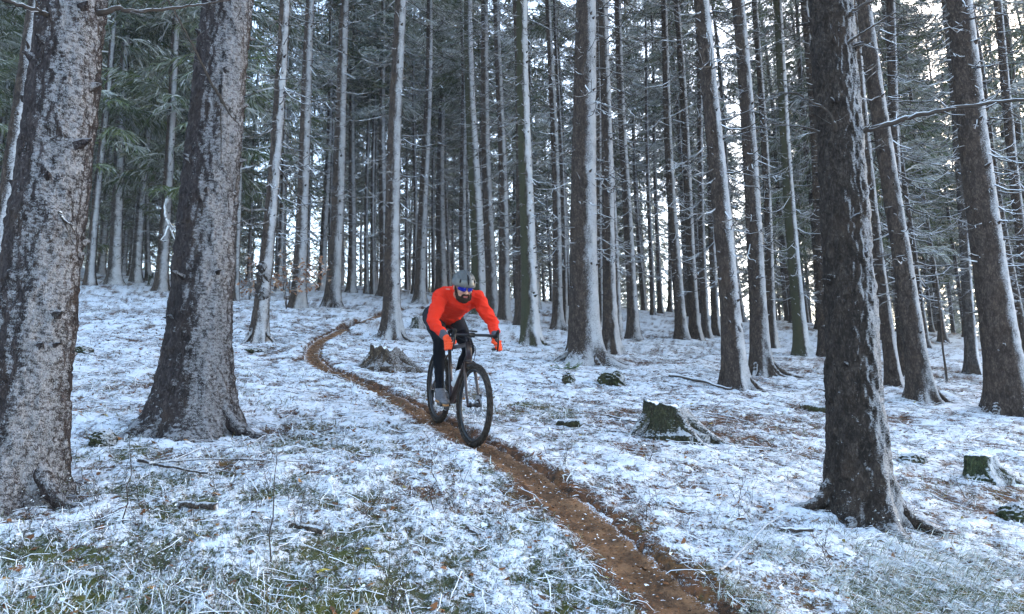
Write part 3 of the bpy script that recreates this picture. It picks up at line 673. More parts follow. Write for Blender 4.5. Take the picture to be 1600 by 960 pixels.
for args in ((0, -.45, .40, .05), (1, 3.3, .40, .07), (1, -.25, .45, .07), (1, -2.2, .3, .08), (2, 3.35, .42, .05, -.2), (2, -.45, .45, .05), (2, -1.35, .28, .06), (2, -2.3, .25, .06),
             (17, 3.4, .65, .06), (17, -2.3, .45, .07), (17, -1.2, .4, .06), (17, -.5, .6, .06), (17, .1, .8, .05), (26, -.35, .75, .05), (26, -.9, .5, .05), (26, 3.9, .4, .05), (3, -.6, .55, .07), (3, 3.5, .3, .07),
             (8, -.5, .45, .04), (8, 3.4, .3, .04), (15, -.4, .5, .05), (15, -1.2, .3, .05), (5, -.3, .35, .035), (5, -2.2, .3, .035), (25, -.4, .5, .04), (31, -.5, .4, .04)): root(*args)
M['stick_white'] = twig_mat('snowy_broken_branch', (.1, .085, .07), .95, -.9, .1)
near_details()

def far_wood():
    """the wood beyond the brow of the hill: one mass of frosted crowns and thin stems"""
    rng = np.random.default_rng(5); B = Bag()
    for k in range(150):
        a = R(rng.uniform(-50, 50)); d = rng.uniform(62, 125); x, y = d*math.sin(a), d*math.cos(a); z = gz(x, y); H = rng.uniform(17, 25)
        r = rng.uniform(.1, .17)
        B.add(*tubes([[[x, y, z-.3], [x, y, z+H*.5], [x, y, z+H]]], [[r, r*.6, .02]], 5), frost=.25, tone=.5)
        n = 420; c0 = rng.uniform(.3, 4); t = rng.random(n)**1.3; h = c0+(H-c0)*t; ang = rng.uniform(0, 6.283, n); q = (1-t)**.8*2.4*rng.random(n)**.6
        ca, sa = np.cos(ang), np.sin(ang); O = np.stack([x+ca*q, y+sa*q, z+h-.25*q], 1); D = np.stack([ca, sa, rng.uniform(-.9, .1, n)], 1)
        V, F = strips(O, D, rng.uniform(.5, 1.4, n), rng.uniform(.14, .32, n), rng.normal(0, .7, n), rng)
        V = V.reshape(-1, 6, 3)[:, [0, 3, 5, 2]].reshape(-1, 3); F = np.arange(n*4).reshape(n, 4)
        B.add(V, F, frost=np.repeat(np.clip(rng.beta(1.2, 1.4, n), 0, .9), 4), tone=np.repeat(rng.random(n), 4))
    obj('far_wood', B.mesh('far_wood', M['needle'], False), kind='stuff')
far_wood()


def haze():
    """thin frosty air between the trunks"""
    V = [(x, y, z) for x in (-320, 320) for y in (-320, 320) for z in (-90, 48)]
    me = make_mesh('haze', V, np.array([[0, 1, 3, 2], [4, 6, 7, 5], [0, 4, 5, 1], [2, 3, 7, 6], [0, 2, 6, 4], [1, 5, 7, 3]]), None, False)
    m = bpy.data.materials.new('frosty_air'); m.use_nodes = True; t = m.node_tree; t.nodes.clear()
    v = t.nodes.new('ShaderNodeVolumePrincipled'); o = t.nodes.new('ShaderNodeOutputMaterial'); v.inputs['Color'].default_value = (.90, .92, .95, 1); v.inputs['Density'].default_value = .0010
    t.links.new(v.outputs[0], o.inputs['Volume']); me.materials.append(m); obj('haze', me, kind='stuff')
haze()

# ------------------------------------------------------------------ undergrowth on the forest floor
def in_view(rng, n, y0, y1, spread=.78):
    """n random spots over the floor between two distances, denser towards the near side"""
    y = y0*(y1/y0)**rng.random(n); x = y*rng.uniform(-spread, spread, n)
    return x, y
def blades(x, y, z, L, w, az, tilt, curl, tint, rng):
    n = len(x); ca, sa = np.cos(az), np.sin(az)
    O = np.stack([x, y, z], 1); s = np.stack([-sa, ca, np.zeros(n)], 1); s += rng.normal(0, .3, (n, 3)); s /= np.linalg.norm(s, axis=1)[:, None]
    d1 = np.stack([ca*np.cos(tilt), sa*np.cos(tilt), np.sin(tilt)], 1); t2 = tilt-curl
    d2 = np.stack([ca*np.cos(t2), sa*np.cos(t2), np.sin(t2)], 1)
    L = L[:, None]; w = w[:, None]
    a = O+d1*L*.5; b = a+d2*L*.5
    V = np.stack([O-s*w*.5, O+s*w*.5, a+s*w*.45, a-s*w*.45, b+s*w*.12, b-s*w*.12], 1).reshape(-1, 3)
    i = np.arange(n)[:, None]*6
    return V, np.vstack([i+np.array([[0, 1, 2, 3]]), i+np.array([[3, 2, 4, 5]])]), np.repeat(tint, 6, 0)
def pick(rng, n, cols, p):
    c = np.array(cols)[rng.choice(len(cols), n, p=p)]
    return np.clip(c*rng.uniform(.75, 1.2, (n, 1)), 0, .9)
def undergrowth():
    rng = np.random.default_rng(11)
    SN = (.80, .82, .86); FR = (.44, .49, .47); GG = (.15, .17, .11); GR = (.07, .085, .03); ST = (.26, .20, .10); BR = (.10, .055, .032); DK = (.035, .025, .02); RU = (.20, .085, .035)
    B = Bag()
    # short frosted grass and moss shoots, left and foreground
    x, y = in_view(rng, 105000, 2.3, 9.5); h, bare, gr, lump, d = ground_full(x, y)
    k = (d > PATH_W(y)*1.1+.05) & (rng.random(len(x)) < .12+.88*gr)
    x, y, h, gr = x[k], y[k], h[k], gr[k]; n = len(x); far = np.clip(y/5, .7, 1.6)
    V, F, T = blades(x, y, h-.004, rng.uniform(.02, .075, n)*far, rng.uniform(.0022, .0055, n)*far, rng.uniform(0, 6.28, n), rng.uniform(.1, 1.2, n), rng.uniform(0, 1.4, n), pick(rng, n, [SN, FR, GG, GR, ST, BR], [.36, .20, .17, .11, .07, .09]), rng)
    B.add(V, F, tint=T)
    # long combed frosted tussocks at the foot of the big right-hand spruce and in the left corner
    for cx, cy, sx, sy, az, n in ((2.0, 3.9, .75, .45, -.7, 9000), (1.15, 3.7, .25, .35, -.9, 1600), (2.7, 4.4, .5, .4, -.5, 2600), (-1.9, 3.2, .6, .35, 1.9, 2600), (-.9, 3.0, .6, .3, -1.2, 2200), (.1, 3.1, .35, .35, -2.3, 2200)):
        x = rng.normal(cx, sx, n); y = rng.normal(cy, sy, n); d = path_dist(x, y); k = (d > PATH_W(y)+.05) & (y > 2.2) & (vn(x*2.2, y*2.2, 5) > -.25); x, y = x[k], y[k]; n = len(x)
        h = ground_full(x, y)[0]
        V, F, T = blades(x, y, h-.01, rng.uniform(.05, .15, n), rng.uniform(.002, .0045, n), az+rng.normal(0, .6, n), rng.uniform(.3, 1.1, n), rng.uniform(.5, 1.5, n), pick(rng, n, [SN, FR, GG, GR, ST], [.20, .34, .22, .16, .08]), rng)
        B.add(V, F, tint=T)
    obj('grass', B.mesh('grass', M['tint'], False), kind='stuff')
    # needles, bark flakes and leaves lying flat, many with a line of snow, combed downhill
    B = Bag()
    x, y = in_view(rng, 110000, 2.6, 24); h, bare, gr, lump, d = ground_full(x, y)
    k = (d > PATH_W(y)*.95) & (rng.random(len(x)) < np.where(x > .15*y-.4, 1., .5)); x, y, h, bare = x[k], y[k], h[k], bare[k]; n = len(x); far = np.clip(y/6, .6, 2.2)
    az = np.where(rng.random(n) < .6, rng.normal(-.75, .5, n), rng.uniform(0, 6.28, n))
    tint = pick(rng, n, [SN, BR, DK, RU, FR], [.40, .21, .24, .07, .08])
    V, F, T = blades(x, y, h+.004, rng.uniform(.015, .07, n)*far, rng.uniform(.003, .009, n)*far, az, rng.uniform(-.05, .30, n), rng.uniform(0, .6, n), tint, rng)
    B.add(V, F, tint=T)
    x, y = in_view(rng, 3200, 2.6, 18); h, bare, gr, lump, d = ground_full(x, y); n = len(x)
    kk = (d > PATH_W(y)) | (rng.random(n) < .25); x, y, h, d = x[kk], y[kk], h[kk], d[kk]; n = len(x); h = np.where(d < PATH_W(y), path_height(x, y)+.004, h); onp = d < PATH_W(y)*1.3
    V, F, T = blades(x, y, h+.004, rng.uniform(.03, .055, n), rng.uniform(.02, .035, n), rng.uniform(0, 6.28, n), rng.uniform(0, .5, n), rng.uniform(-.5, .8, n), np.where(onp[:, None], pick(rng, n, [RU, BR, DK], [.4, .4, .2]), pick(rng, n, [RU, BR, (.34, .17, .06), SN, (.40, .33, .10)], [.36, .27, .1, .24, .03])), rng)
    B.add(V, F, tint=T)
    # crumbs of snow and earth on the trail
    i = rng.integers(0, len(PATH)-1, 5000); t = rng.random(5000)[:, None]; p = PATH[i]*(1-t)+PATH[i+1]*t; k = (p[:, 1] > 2) & (p[:, 1] < 20); p = p[k]; n = len(p)
    q = p+rng.normal(0, 1, (n, 2))*PATH_W(p[:, 1])[:, None]*.8; x, y = q[:, 0], q[:, 1]
    V, F, T = blades(x, y, path_height(x, y)+.004, rng.uniform(.006, .024, n), rng.uniform(.005, .014, n), rng.uniform(0, 6.28, n), rng.uniform(0, .6, n), rng.uniform(0, .8, n), pick(rng, n, [SN, RU, BR, DK, (.26, .13, .06)], [.10, .26, .28, .16, .20]), rng)
    B.add(V, F, tint=T)
    obj('leaf_litter', B.mesh('leaf_litter', M['tint'], False), kind='stuff')
    # fallen twigs
    x, y = in_view(rng, 2000, 2.6, 20); h, bare, gr, lump, d = ground_full(x, y); k = d > PATH_W(y)+.05; x, y, h = x[k], y[k], h[k]; n = len(x)
    az = rng.normal(-.6, .8, n); L = rng.uniform(.08, .5, n)*np.clip(y/6, .7, 1.5); P = []
    for t in (0, .33, .66, 1.):
        px = x+np.cos(az)*L*(t-.5)+rng.normal(0, .02, n)*L*2; py = y+np.sin(az)*L*(t-.5)+rng.normal(0, .02, n)*L*2
        P.append(np.stack([px, py, ground_full(px, py)[0]+.008+rng.uniform(0, .015, n)], 1))
    rb = rng.uniform(.0014, .0045, n)*np.clip(y/6, .8, 1.5)
    B = Bag(); B.add(*tubes(np.stack(P, 1), rb[:, None]*np.array([1, .9, .75, .4]), 4))
    obj('fallen_twigs', B.mesh('fallen_twigs', twig_mat('fallen_twig', (.06, .042, .034), .9, .1, .55), False), kind='stuff')
    # bilberry and heather stems standing out of the snow
    P = []; Q = []; B = Bag()
    def plant(x, y, H):
        z = gz(x, y)
        for _ in range(rng.integers(1, 4)):
            a = rng.uniform(0, 6.28); d = (math.cos(a)*.35, math.sin(a)*.35, 1); L = H*rng.uniform(.6, 1.1)
            p = curve_pts((x, y, z-.02), d, L, rng.uniform(0, .3), 0, 5, .008, rng); P.append(p); Q.append(np.linspace(.0020, .0008, 5)*H/.2*.9)
            for _ in range(rng.integers(3, 9)):
                i = rng.integers(1, 4); b = rng.uniform(0, 6.28); l = L*rng.uniform(.15, .4)
                P.append(curve_pts(p[i], (math.cos(b), math.sin(b), rng.uniform(.3, 1.4)), l, .1, 0, 5, .004, rng)); Q.append(np.linspace(.0012, .0006, 5)*H/.2*.9)
    for cx, cy, sx, sy, n in ((-1.5, 3.5, .7, .5, 95), (-.7, 4.6, .9, .7, 80), (-2.2, 4.4, .5, .5, 30), (1.4, 5.0, 1.0, .6, 30), (-3.0, 8.0, 2.5, 2.5, 50), (2.6, 6.5, 1.5, 1.5, 25)):
        for _ in range(n):
            x, y = rng.normal(cx, sx), rng.normal(cy, sy)
            if y < 2.4 or path_dist(np.array([x]), np.array([y]))[0] < .25: continue
            plant(x, y, rng.uniform(.08, .26))
    B.add(*tubes(P, Q, 3))
    # small frosted leaves on them
    A = np.array(P); k = rng.integers(0, len(A), 5200); o = A[k, rng.integers(2, 5, 5200)]; n = len(o)
    V, F, T = blades(o[:, 0], o[:, 1], o[:, 2], rng.uniform(.008, .02, n), rng.uniform(.004, .008, n), rng.uniform(0, 6.28, n), rng.uniform(-.3, .8, n), rng.uniform(0, .6, n), pick(rng, n, [SN, FR, GG, GR], [.4, .3, .2, .1]), rng)
    nb = B.n; B.add(V, F, tint=T); B.A['tint'].insert(0, np.tile([.05, .04, .035], (nb, 1)))
    obj('bilberry_stems', B.mesh('bilberry_stems', M['tint'], False), kind='stuff')
undergrowth()

# ------------------------------------------------------------------ stumps, stones, fallen wood, small plants
M['stump_old'] = bark('weathered_stump_wood', dark=(.03, .02, .015), light=(.13, .092, .062), edge=.95, amount=.5, grain=.9, scale=1.3, speck=.6)
M['stump_moss'] = bark('dark_mossy_stump', dark=(.012, .012, .009), light=(.05, .052, .025), edge=.84, amount=.75, grain=.6, moss=.25, speck=.7)
M['snow'] = plain('fresh_snow', SNOW, .7, bump=.01, bscale=40)
M['moss'] = bark('mossy_stone', dark=(.02, .022, .012), light=(.07, .08, .03), edge=.92, amount=.9, grain=.5)
M['moss_green'] = bark('green_mossy_wood', dark=(.022, .03, .014), light=(.07, .088, .038), edge=.78, amount=.9, grain=.5)
M['wood_grey'] = bark('grey_dead_wood', dark=(.05, .04, .034), light=(.16, .13, .11), edge=.7, amount=.9, grain=.4)
def stump(label, x, y, r, h, mat, roots, tilt=(0, 0), jag=.0, seed=0):
    z = gz(x, y); t = thing('tree_stump', label, 'stump', (x, y, z), 'tree stumps in the snow'); rng = np.random.default_rng(seed)
    S_ = 64; hs = np.concatenate([np.linspace(-.25, 0, 6, endpoint=False), np.linspace(0, 1, 22)]); th = np.arange(S_)*2*np.pi/S_
    T, Hh = np.meshgrid(th, hs); hh = np.maximum(Hh, 0)*h
    rad = r*(1+.45*np.exp(-hh/(h*.35)))
    for a, L in roots:
        d = np.angle(np.exp(1j*(T-a))); rad += L*.24*np.exp(-(d/.26)**2)*np.exp(-np.maximum(hh, 0)/(h*.40))
    rad += .05*r*fbm(np.cos(T)*3+seed, np.sin(T)*3+hh*4, seed, 3)+.02*r*np.sin(T*9+seed)
    topz = h*(1+tilt[0]*np.cos(T)+tilt[1]*np.sin(T)+jag*vn(np.cos(T)*3, np.sin(T)*3, seed+4)+jag*.6*vn(np.cos(T)*9, np.sin(T)*9, seed+5))
    Z = np.where(Hh < 0, Hh, Hh*topz)
    V = np.stack([rad*np.cos(T), rad*np.sin(T), Z], -1); n = len(hs); idx = np.arange(n*S_).reshape(n, S_)
    q = np.stack([idx[:-1], np.roll(idx, -1, 1)[:-1], np.roll(idx, -1, 1)[1:], idx[1:]], -1).reshape(-1, 4)
    top = V[-1]; c = top.mean(0)-np.array([0, 0, .01+jag*h*.6]); inner = top*.7+c*.3-np.array([0, 0, .008+jag*h*.3]); B = Bag()
    k = n*S_; i0 = idx[-1]; i1 = np.arange(S_)+k
    q2 = np.stack([i0, np.roll(i0, -1), np.roll(i1, -1), i1], -1); tri = np.stack([i1, np.roll(i1, -1), np.full(S_, k+S_)], -1)
    B.add(np.vstack([V.reshape(-1, 3), inner, c[None]]), [q, q2, tri])
    obj('wood', B.mesh('wood', mat), t)
    for a, L in roots:                                               # roots running out over the ground
        P = []
        for s in np.linspace(0, 1, 7):
            q_ = r*.75+s*L; xx, yy = math.cos(a+.25*s)*q_, math.sin(a+.25*s)*q_
            P.append((xx, yy, gz(x+xx, y+yy)-z+h*.62*(1-s)**2.0+.012*(1-s)-.035*s))
        obj('root', Bag().tube(P, np.linspace(r*.46, r*.09, 7), 12).mesh('root', mat), t)
    B = Bag(); cap = top*.985; up = np.array([0, 0, .006])                # snow lying on the cut
    ring = [cap*.99+up*.2, cap*.96+up*1.4+np.c_[np.zeros(S_), np.zeros(S_), .005*rng.random(S_)], inner*.98+up*2.2]
    V = np.vstack(ring+[c[None]+up*2.6]); ii = np.arange(3*S_).reshape(3, S_)
    q = np.stack([ii[:-1], np.roll(ii, -1, 1)[:-1], np.roll(ii, -1, 1)[1:], ii[1:]], -1).reshape(-1, 4)
    B.add(V, [q, np.stack([ii[2], np.roll(ii[2], -1), np.full(S_, 3*S_)], -1)])
    obj('snow_cap', B.mesh('snow_cap', M['snow']), t)
    return t
stump('low weathered brown stump with splayed roots beside the trail, left of the cyclist', -1.75, 10.25, .21, .30, M['stump_old'], [(-.3, .55), (3.4, .36), (-1.3, .3), (4.3, .3)], (-.12, .1), .13, 3)
stump('large dark mossy stump with snow-covered roots between trail and big right-hand trunk', 1.50, 7.36, .20, .33, M['stump_moss'], [(-.35, .52), (-1.15, .40), (3.3, .34)], (-.12, .06), .07, 7)
stump('small green mossy stump right of the big foreground trunk', 4.38, 7.12, .125, .21, M['moss_green'], [(-.5, .3), (-1.9, .25)], (-.02, .02), .04, 9)
stump('tiny dark stump in the snow behind the cyclist\'s hip', -2.25, 17.3, .13, .24, M['stump_moss'], [(4.0, .2)], (0, .1), .1, 12)
stump('snow-topped dark stump between the grey spruces at the back on the left', -12.35, 25.0, .20, .45, M['stump_moss'], [(4.5, .3)], (0, .1), .15, 14)
def lump(name, label, cat, x, y, r, mat, seed, rz=0, sink=.35):
    B = Blob(); B.ell((0, 0, 0), r); rng = np.random.default_rng(seed)
    B.ell(rng.uniform(-.3, .3, 3)*np.array(r), np.array(r)*rng.uniform(.6, .9)); o = rng.uniform(0, 50)
    me = B.remesh(name, max(.008, min(r)/9), mat, 1, lambda c: (.18*min(r))*fbm(c[:, 0]*4/max(r)+o, c[:, 1]*4/max(r)+c[:, 2]*7/max(r), seed, 3))
    ob = obj(name, me, None, (x, y, gz(x, y)+r[2]*(1-2*sink)), (.1, .1, rz)); tag(ob, label, cat); return ob
lump('mossy_stone', 'green mossy stone beside the thick flared trunk on the left', 'stone', -3.08, 5.62, (.10, .08, .085), M['moss'], 3)
lump('mossy_clod', 'dark mossy clod of earth just downhill of the broad central trunk', 'clod', 1.42, 10.7, (.20, .16, .16), M['moss'], 5, -.7)
lump('mossy_clod', 'small brown clod below the fern at the broad central trunk', 'clod', .78, 10.5, (.09, .08, .12), M['moss'], 6)
lump('dead_tuft', 'dark tuft poking from the snow at the right edge of the massive left trunk', 'tuft', -5.5, 9.4, (.12, .08, .07), M['moss'], 8)
lump('mossy_clod', 'dark clod in the snow left of the bend in the trail', 'clod', -3.75, 10.7, (.16, .10, .05), M['moss'], 9)
lump('mossy_clod', 'low dark clod left of the small green mossy stump', 'clod', 3.98, 7.55, (.15, .09, .06), M['moss'], 10, .2)
lump('mossy_clod', 'dark mossy clod at the right edge of the picture below the small green stump', 'clod', 3.78, 5.8, (.12, .1, .09), M['moss_green'], 12)
def stick(name, label, pts, r0, r1, mat, lift=.02, seg=8, cat='branch'):
    rng = np.random.default_rng(int(abs(pts[0][0])*1000)); P = catmull(pts, 6)
    z = ground_full(P[:, 0], P[:, 1])[0]; z = np.convolve(np.pad(z, 3, 'edge'), np.ones(7)/7, 'valid')
    L = np.linspace(0, 1, len(P)); lift = np.interp(L, np.linspace(0, 1, len(lift)), lift) if hasattr(lift, '__len__') else lift
    P3 = np.c_[P, z+lift]; P3[1:-1] += rng.normal(0, r0*.25, (len(P)-2, 3))
    ob = obj(name, Bag().tube(P3, np.linspace(r0, r1, len(P)), seg).mesh(name, mat)); tag(ob, label, cat); return ob
stick('fallen_log', 'long thin dark log lying in the snow uphill of the large mossy stump', [(2.6, 12.3), (2.9, 11.6), (3.2, 10.9)], .032, .018, M['branch'], .03, cat='log')
stick('fallen_log', 'short dark piece of wood on the snow right of the cyclist\'s front wheel', [(.45, 7.5), (.66, 7.4)], .045, .04, M['moss'], .02, cat='log')
stick('fallen_log', 'short mossy log end at the left edge of the big right-hand trunk', [(3.9, 10.15), (4.25, 9.95)], .07, .06, M['moss'], .03, cat='log')
stick('fallen_branch', 'pale bent snowy stick left of the foot of the big right-hand trunk', [(1.02, 3.9), (1.25, 4.25), (1.45, 4.5), (1.68, 4.78)], .007, .004, M['wood_grey'], [.02, .05, .10])
stick('fallen_branch', 'snowy stick lying at the lower edge beside the trail', [(1.12, 3.35), (1.35, 3.2), (1.6, 3.02)], .012, .007, M['wood_grey'], .02)
stick('fallen_branch', 'long thin snowy branch lying below the thick flared trunk', [(-2.45, 5.05), (-2.1, 5.15), (-1.7, 5.15), (-1.35, 5.25)], .009, .004, M['wood_grey'], [.03, .05, .02])
stick('fallen_branch', 'dark snow-topped branch between the two big left trunks', [(-2.6, 5.2), (-2.3, 5.0), (-2.0, 4.92)], .014, .007, M['wood_grey'], .02)
stick('fallen_branch', 'short thick snow-capped branch piece in the heather at lower left', [(-1.9, 4.3), (-1.65, 4.2)], .024, .02, M['wood_grey'], .02)
stick('fallen_branch', 'short snowy stick lying near the yellow leaf at lower left', [(-1.22, 4.12), (-1.02, 4.05)], .022, .018, M['wood_grey'], .015)
stick('fallen_branch', 'short grey stick in the grass midway between trail and lower left', [(-.28, 4.3), (-.20, 4.18)], .014, .012, M['wood_grey'], .015)
stick('fallen_branch', 'dark branch stub on the snow at the foot of the big right-hand trunk', [(1.62, 4.72), (1.80, 4.66)], .016, .012, M['branch'], .02)
stick('fallen_branch', 'thin dark branch lying across the snow right of the trail', [(1.0, 8.3), (1.3, 8.0), (1.75, 7.9)], .012, .005, M['branch'], .02)
stick('fallen_branch', 'long dark branch lying left of the slim burled spruce', [(-5.3, 12.6), (-4.9, 12.0), (-4.6, 11.6)], .016, .007, M['branch'], [.02, .08, .03])
tag(obj('yellow_leaf', make_mesh('yellow_leaf', *blades(np.array([-.92]), np.array([3.55]), np.array([gz(-.92, 3.55)+.02]), np.array([.07]), np.array([.045]), np.array([.6]), np.array([.3]), np.array([.5]), np.array([[.5, .4, .1]]), np.random.default_rng(1))[:2], plain('yellow_leaf_blade', (.42, .33, .06), .6), False)), 'single yellow leaf lying on the frosted grass at lower middle left', 'leaf')
# fern at the central trunk
def fern(x, y):
    t = thing('fern', 'small green fern at the left foot of the broad central trunk', 'fern', (x, y, gz(x, y))); rng = np.random.default_rng(2)
    mt = plain('fern_green', (.10, .16, .045), .6, var=.3)
    for i in range(9):
        a = rng.uniform(0, 6.28); L = rng.uniform(.28, .48); P = curve_pts((0, 0, 0), (math.cos(a), math.sin(a), .9), L, .9, 0, 8); B = Bag().tube(P, np.linspace(.004, .001, 8), 4)
        o = []; d = []; l = []
        for j in range(2, 24):
            f = j/24*6.9; q = P[int(f)]+(P[min(int(f)+1, 7)]-P[int(f)])*(f-int(f))
            for s in (-1, 1): o.append(q); d.append((-s*math.sin(a)+.3*math.cos(a), s*math.cos(a)+.3*math.sin(a), -.15)); l.append(.11*(1-j/25)+.015)
        B.add(*strips(np.array(o), np.array(d), np.array(l), np.full(len(l), .022), rng.normal(0, .3, len(l)), rng)); obj('frond', B.mesh('frond', mt, False), t)
fern(.84, 12.35)
def beech(x, y, label, H, n, spread, seed):
    t = thing('beech_shrub', label, 'shrub', (x, y, gz(x, y)), 'young beeches with withered leaves'); rng = np.random.default_rng(seed); P = []; Q = []
    for _ in range(3):
        a = rng.uniform(0, 6.28); p = curve_pts((0, 0, 0), (.15*math.cos(a), .15*math.sin(a), 1), H*rng.uniform(.8, 1.1), 0, 0, 6, .02, rng); P.append(p); Q.append(np.linspace(.014, .004, 6))
        for _ in range(9):
            i = rng.integers(2, 5); b = rng.choice([0, math.pi])+rng.normal(0, .7); P.append(curve_pts(p[i], (math.cos(b), math.sin(b), .15), spread*rng.uniform(.4, 1), .2, .1, 6, .02, rng)); Q.append(np.linspace(.006, .002, 6))
    obj('stems', Bag().add(*tubes(P, Q, 4)).mesh('stems', M['branch'], False), t, kind='stuff')
    A = np.array(P)[3:] if len(P) > 3 else np.array(P); k = rng.integers(0, len(A), n); o = A[k, rng.integers(2, 6, n)]+rng.normal(0, .06, (n, 3))
    V, F, T = blades(o[:, 0], o[:, 1], o[:, 2], rng.uniform(.07, .13, n), rng.uniform(.05, .08, n), rng.uniform(0, 6.28, n), rng.uniform(-.9, .5, n), rng.uniform(-.3, .5, n), pick(rng, n, [(.36, .20, .12), (.24, .11, .06), (.50, .36, .26), (.70, .64, .62)], [.4, .25, .2, .15]), rng)
    obj('foliage', make_mesh('foliage', V, F, M['tint'], False, dict(tint=T)), t, kind='stuff')
beech(-5.75, 18.5, 'leafy shrub with withered orange beech leaves in front of a slim trunk', 1.35, 470, 1.2, 4)
beech(-8.2, 22.6, 'faint patch of withered orange leaves between slim trunks at back left', .8, 90, .6, 5)
def sapling(x, y, label, H, dens, r=.012, seed=0):
    rng = np.random.default_rng(seed); t = thing('spruce_sapling', label, 'sapling', (x, y, gz(x, y))); p = curve_pts((0, 0, -.05), (.02, 0, 1), H, 0, 0, 8, .008, rng)
    obj('stem', Bag().tube(p, np.linspace(r, r*.3, 8), 6).mesh('stem', M['branch']), t)
    obj('dead_twigs', dead_twigs(seed+40, .25, H*.95, dens, .12*H**.5, .42*H**.5, r*.35), t, kind='stuff')
sapling(8.0, 13.7, 'thin dead sapling standing left of the thick leaning spruce', 2.3, .6, .022, 1)
sapling(-1.15, 3.6, 'thin bare seedling stem in the heather at lower left', .62, .35, .0042, 2)
sapling(-.5, 4.5, 'dry brown weed stalk standing alone in the frosted grass', .40, .8, .0045, 3)
sapling(-2.05, 4.0, 'thin bare twiggy seedling just right of the massive trunk', .55, .4, .004, 5)

# ------------------------------------------------------------------ bicycle
FX, FY = -.365, 6.32; RX, RY = -.752, 7.25
def on_path(x, y): return float(path_height(np.array([x]), np.array([y]))[0])-.012
FC = Vector((FX, FY, on_path(FX, FY))); RC = Vector((RX, RY, on_path(RX, RY)))
bx = (FC-RC).normalized(); WB = (FC-RC).length
bz = Vector((-.015, 0, 1)); bz = (bz-bx*bz.dot(bx)).normalized(); by = bz.cross(bx)
BIKE = Matrix(((bx.x, by.x, bz.x, RC.x), (bx.y, by.y, bz.y, RC.y), (bx.z, by.z, bz.z, RC.z), (0, 0, 0, 1)))
RW = .352
M['rubber'] = plain('black_rubber', (.016, .015, .016), .75, bump=.002, bscale=90, var=.3)
M['tyre'] = plain('muddy_black_rubber', (.026, .021, .018), .85, bump=.003, bscale=34, var=.6)
M['black'] = plain('black_anodised', (.016, .016, .018), .35, .5)
M['carbon'] = plain('dark_copper_brown_paint', (.030, .018, .016), .28, .3, var=.15, bscale=9)
M['steel'] = plain('brushed_steel', (.45, .45, .46), .35, 1.)
M['spoke'] = plain('dark_spoke', (.08, .08, .085), .35, .8)
bike = thing('bicycle', 'dark drop-bar gravel bicycle with knobbly black tyres coming down the trail', 'bicycle'); bike.matrix_world = BIKE
def wheel(x, steer=0.):
    w = obj('wheel', None, bike, (x, 0, RW), (0, 0, steer))
    n, m = 144, 16; B = Bag(); V = []
    for i in range(n):
        a = 2*math.pi*i/n
        for j in range(m):
            b = 2*math.pi*j/m; r = .0245; kn = .0035*((i//2+(j % 2)*1) % 2)*(math.cos(b) > -.1)
            rr = RW-.0275+(r+kn)*math.cos(b); V.append((rr*math.cos(a), (r+kn)*math.sin(b), rr*math.sin(a)))
    idx = np.arange(n*m).reshape(n, m); q = np.stack([idx, np.roll(idx, -1, 1), np.roll(np.roll(idx, -1, 0), -1, 1), np.roll(idx, -1, 0)], -1).reshape(-1, 4)
    obj('tyre', B.add(V, q[:, ::-1]).mesh('tyre', M['tyre'], False), w)
    prof = [(RW-.047, -.013), (RW-.047, .013), (RW-.060, .013), (RW-.072, .005), (RW-.072, -.005), (RW-.060, -.013)]
    V = [(r*math.cos(2*math.pi*i/72), y, r*math.sin(2*math.pi*i/72)) for i in range(72) for r, y in prof]; idx = np.arange(72*6).reshape(72, 6)
    q = np.stack([idx, np.roll(idx, -1, 1), np.roll(np.roll(idx, -1, 0), -1, 1), np.roll(idx, -1, 0)], -1).reshape(-1, 4)
    obj('rim', Bag().add(V, q[:, ::-1]).mesh('rim', M['black']), w)
    obj('hub', Bag().tube([(0, -.055, 0), (0, -.05, 0), (0, -.028, 0), (0, -.024, 0), (0, .024, 0), (0, .028, 0), (0, .05, 0), (0, .055, 0)], [.010, .012, .026, .016, .016, .026, .012, .010], 14).mesh('hub', M['black']), w)
    sp = [Bag().tube([(0, s*.027, .024), (0, s*.006, RW-.068)], .0010, 4).mesh('spoke', M['spoke']) for s in (-1, 1)]
    for k in range(24): obj('spoke', sp[k % 2], w, rot=(0, 2*math.pi*k/24, 0))
    V = []; F = []
    for i in range(48):
        a = 2*math.pi*i/48; r = .080+.003*(i % 2)
        V += [(r*math.cos(a), .038, r*math.sin(a)), (.052*math.cos(a), .038, .052*math.sin(a)), (.052*math.cos(a), .040, .052*math.sin(a)), (r*math.cos(a), .040, r*math.sin(a))]
    idx = np.arange(48*4).reshape(48, 4); q = np.stack([idx, np.roll(idx, -1, 1), np.roll(np.roll(idx, -1, 0), -1, 1), np.roll(idx, -1, 0)], -1).reshape(-1, 4)
    obj('brake_disc', Bag().add(V, q).mesh('brake_disc', M['steel'], False), w)
    return w
wheel(0); fw = wheel(WB)
BB = np.array([.43, 0, .285]); ST = np.array([.285, 0, .77]); HB = np.array([WB-.172, 0, .72]); HT = np.array([WB-.220, 0, .865])
B = Bag()
B.tube([HB, HT], [.028, .025], 14); B.tube([HT*.85+HB*.15, ST*.97+BB*.03], [.021, .016], 12); B.tube([HB*.8+HT*.2, BB], [.027, .026], 14); B.tube([BB, ST+np.array([-.012, 0, .04])], [.020, .0165], 12)
B.tube([BB+[0, -.036, 0], BB+[0, .036, 0]], .024, 14)
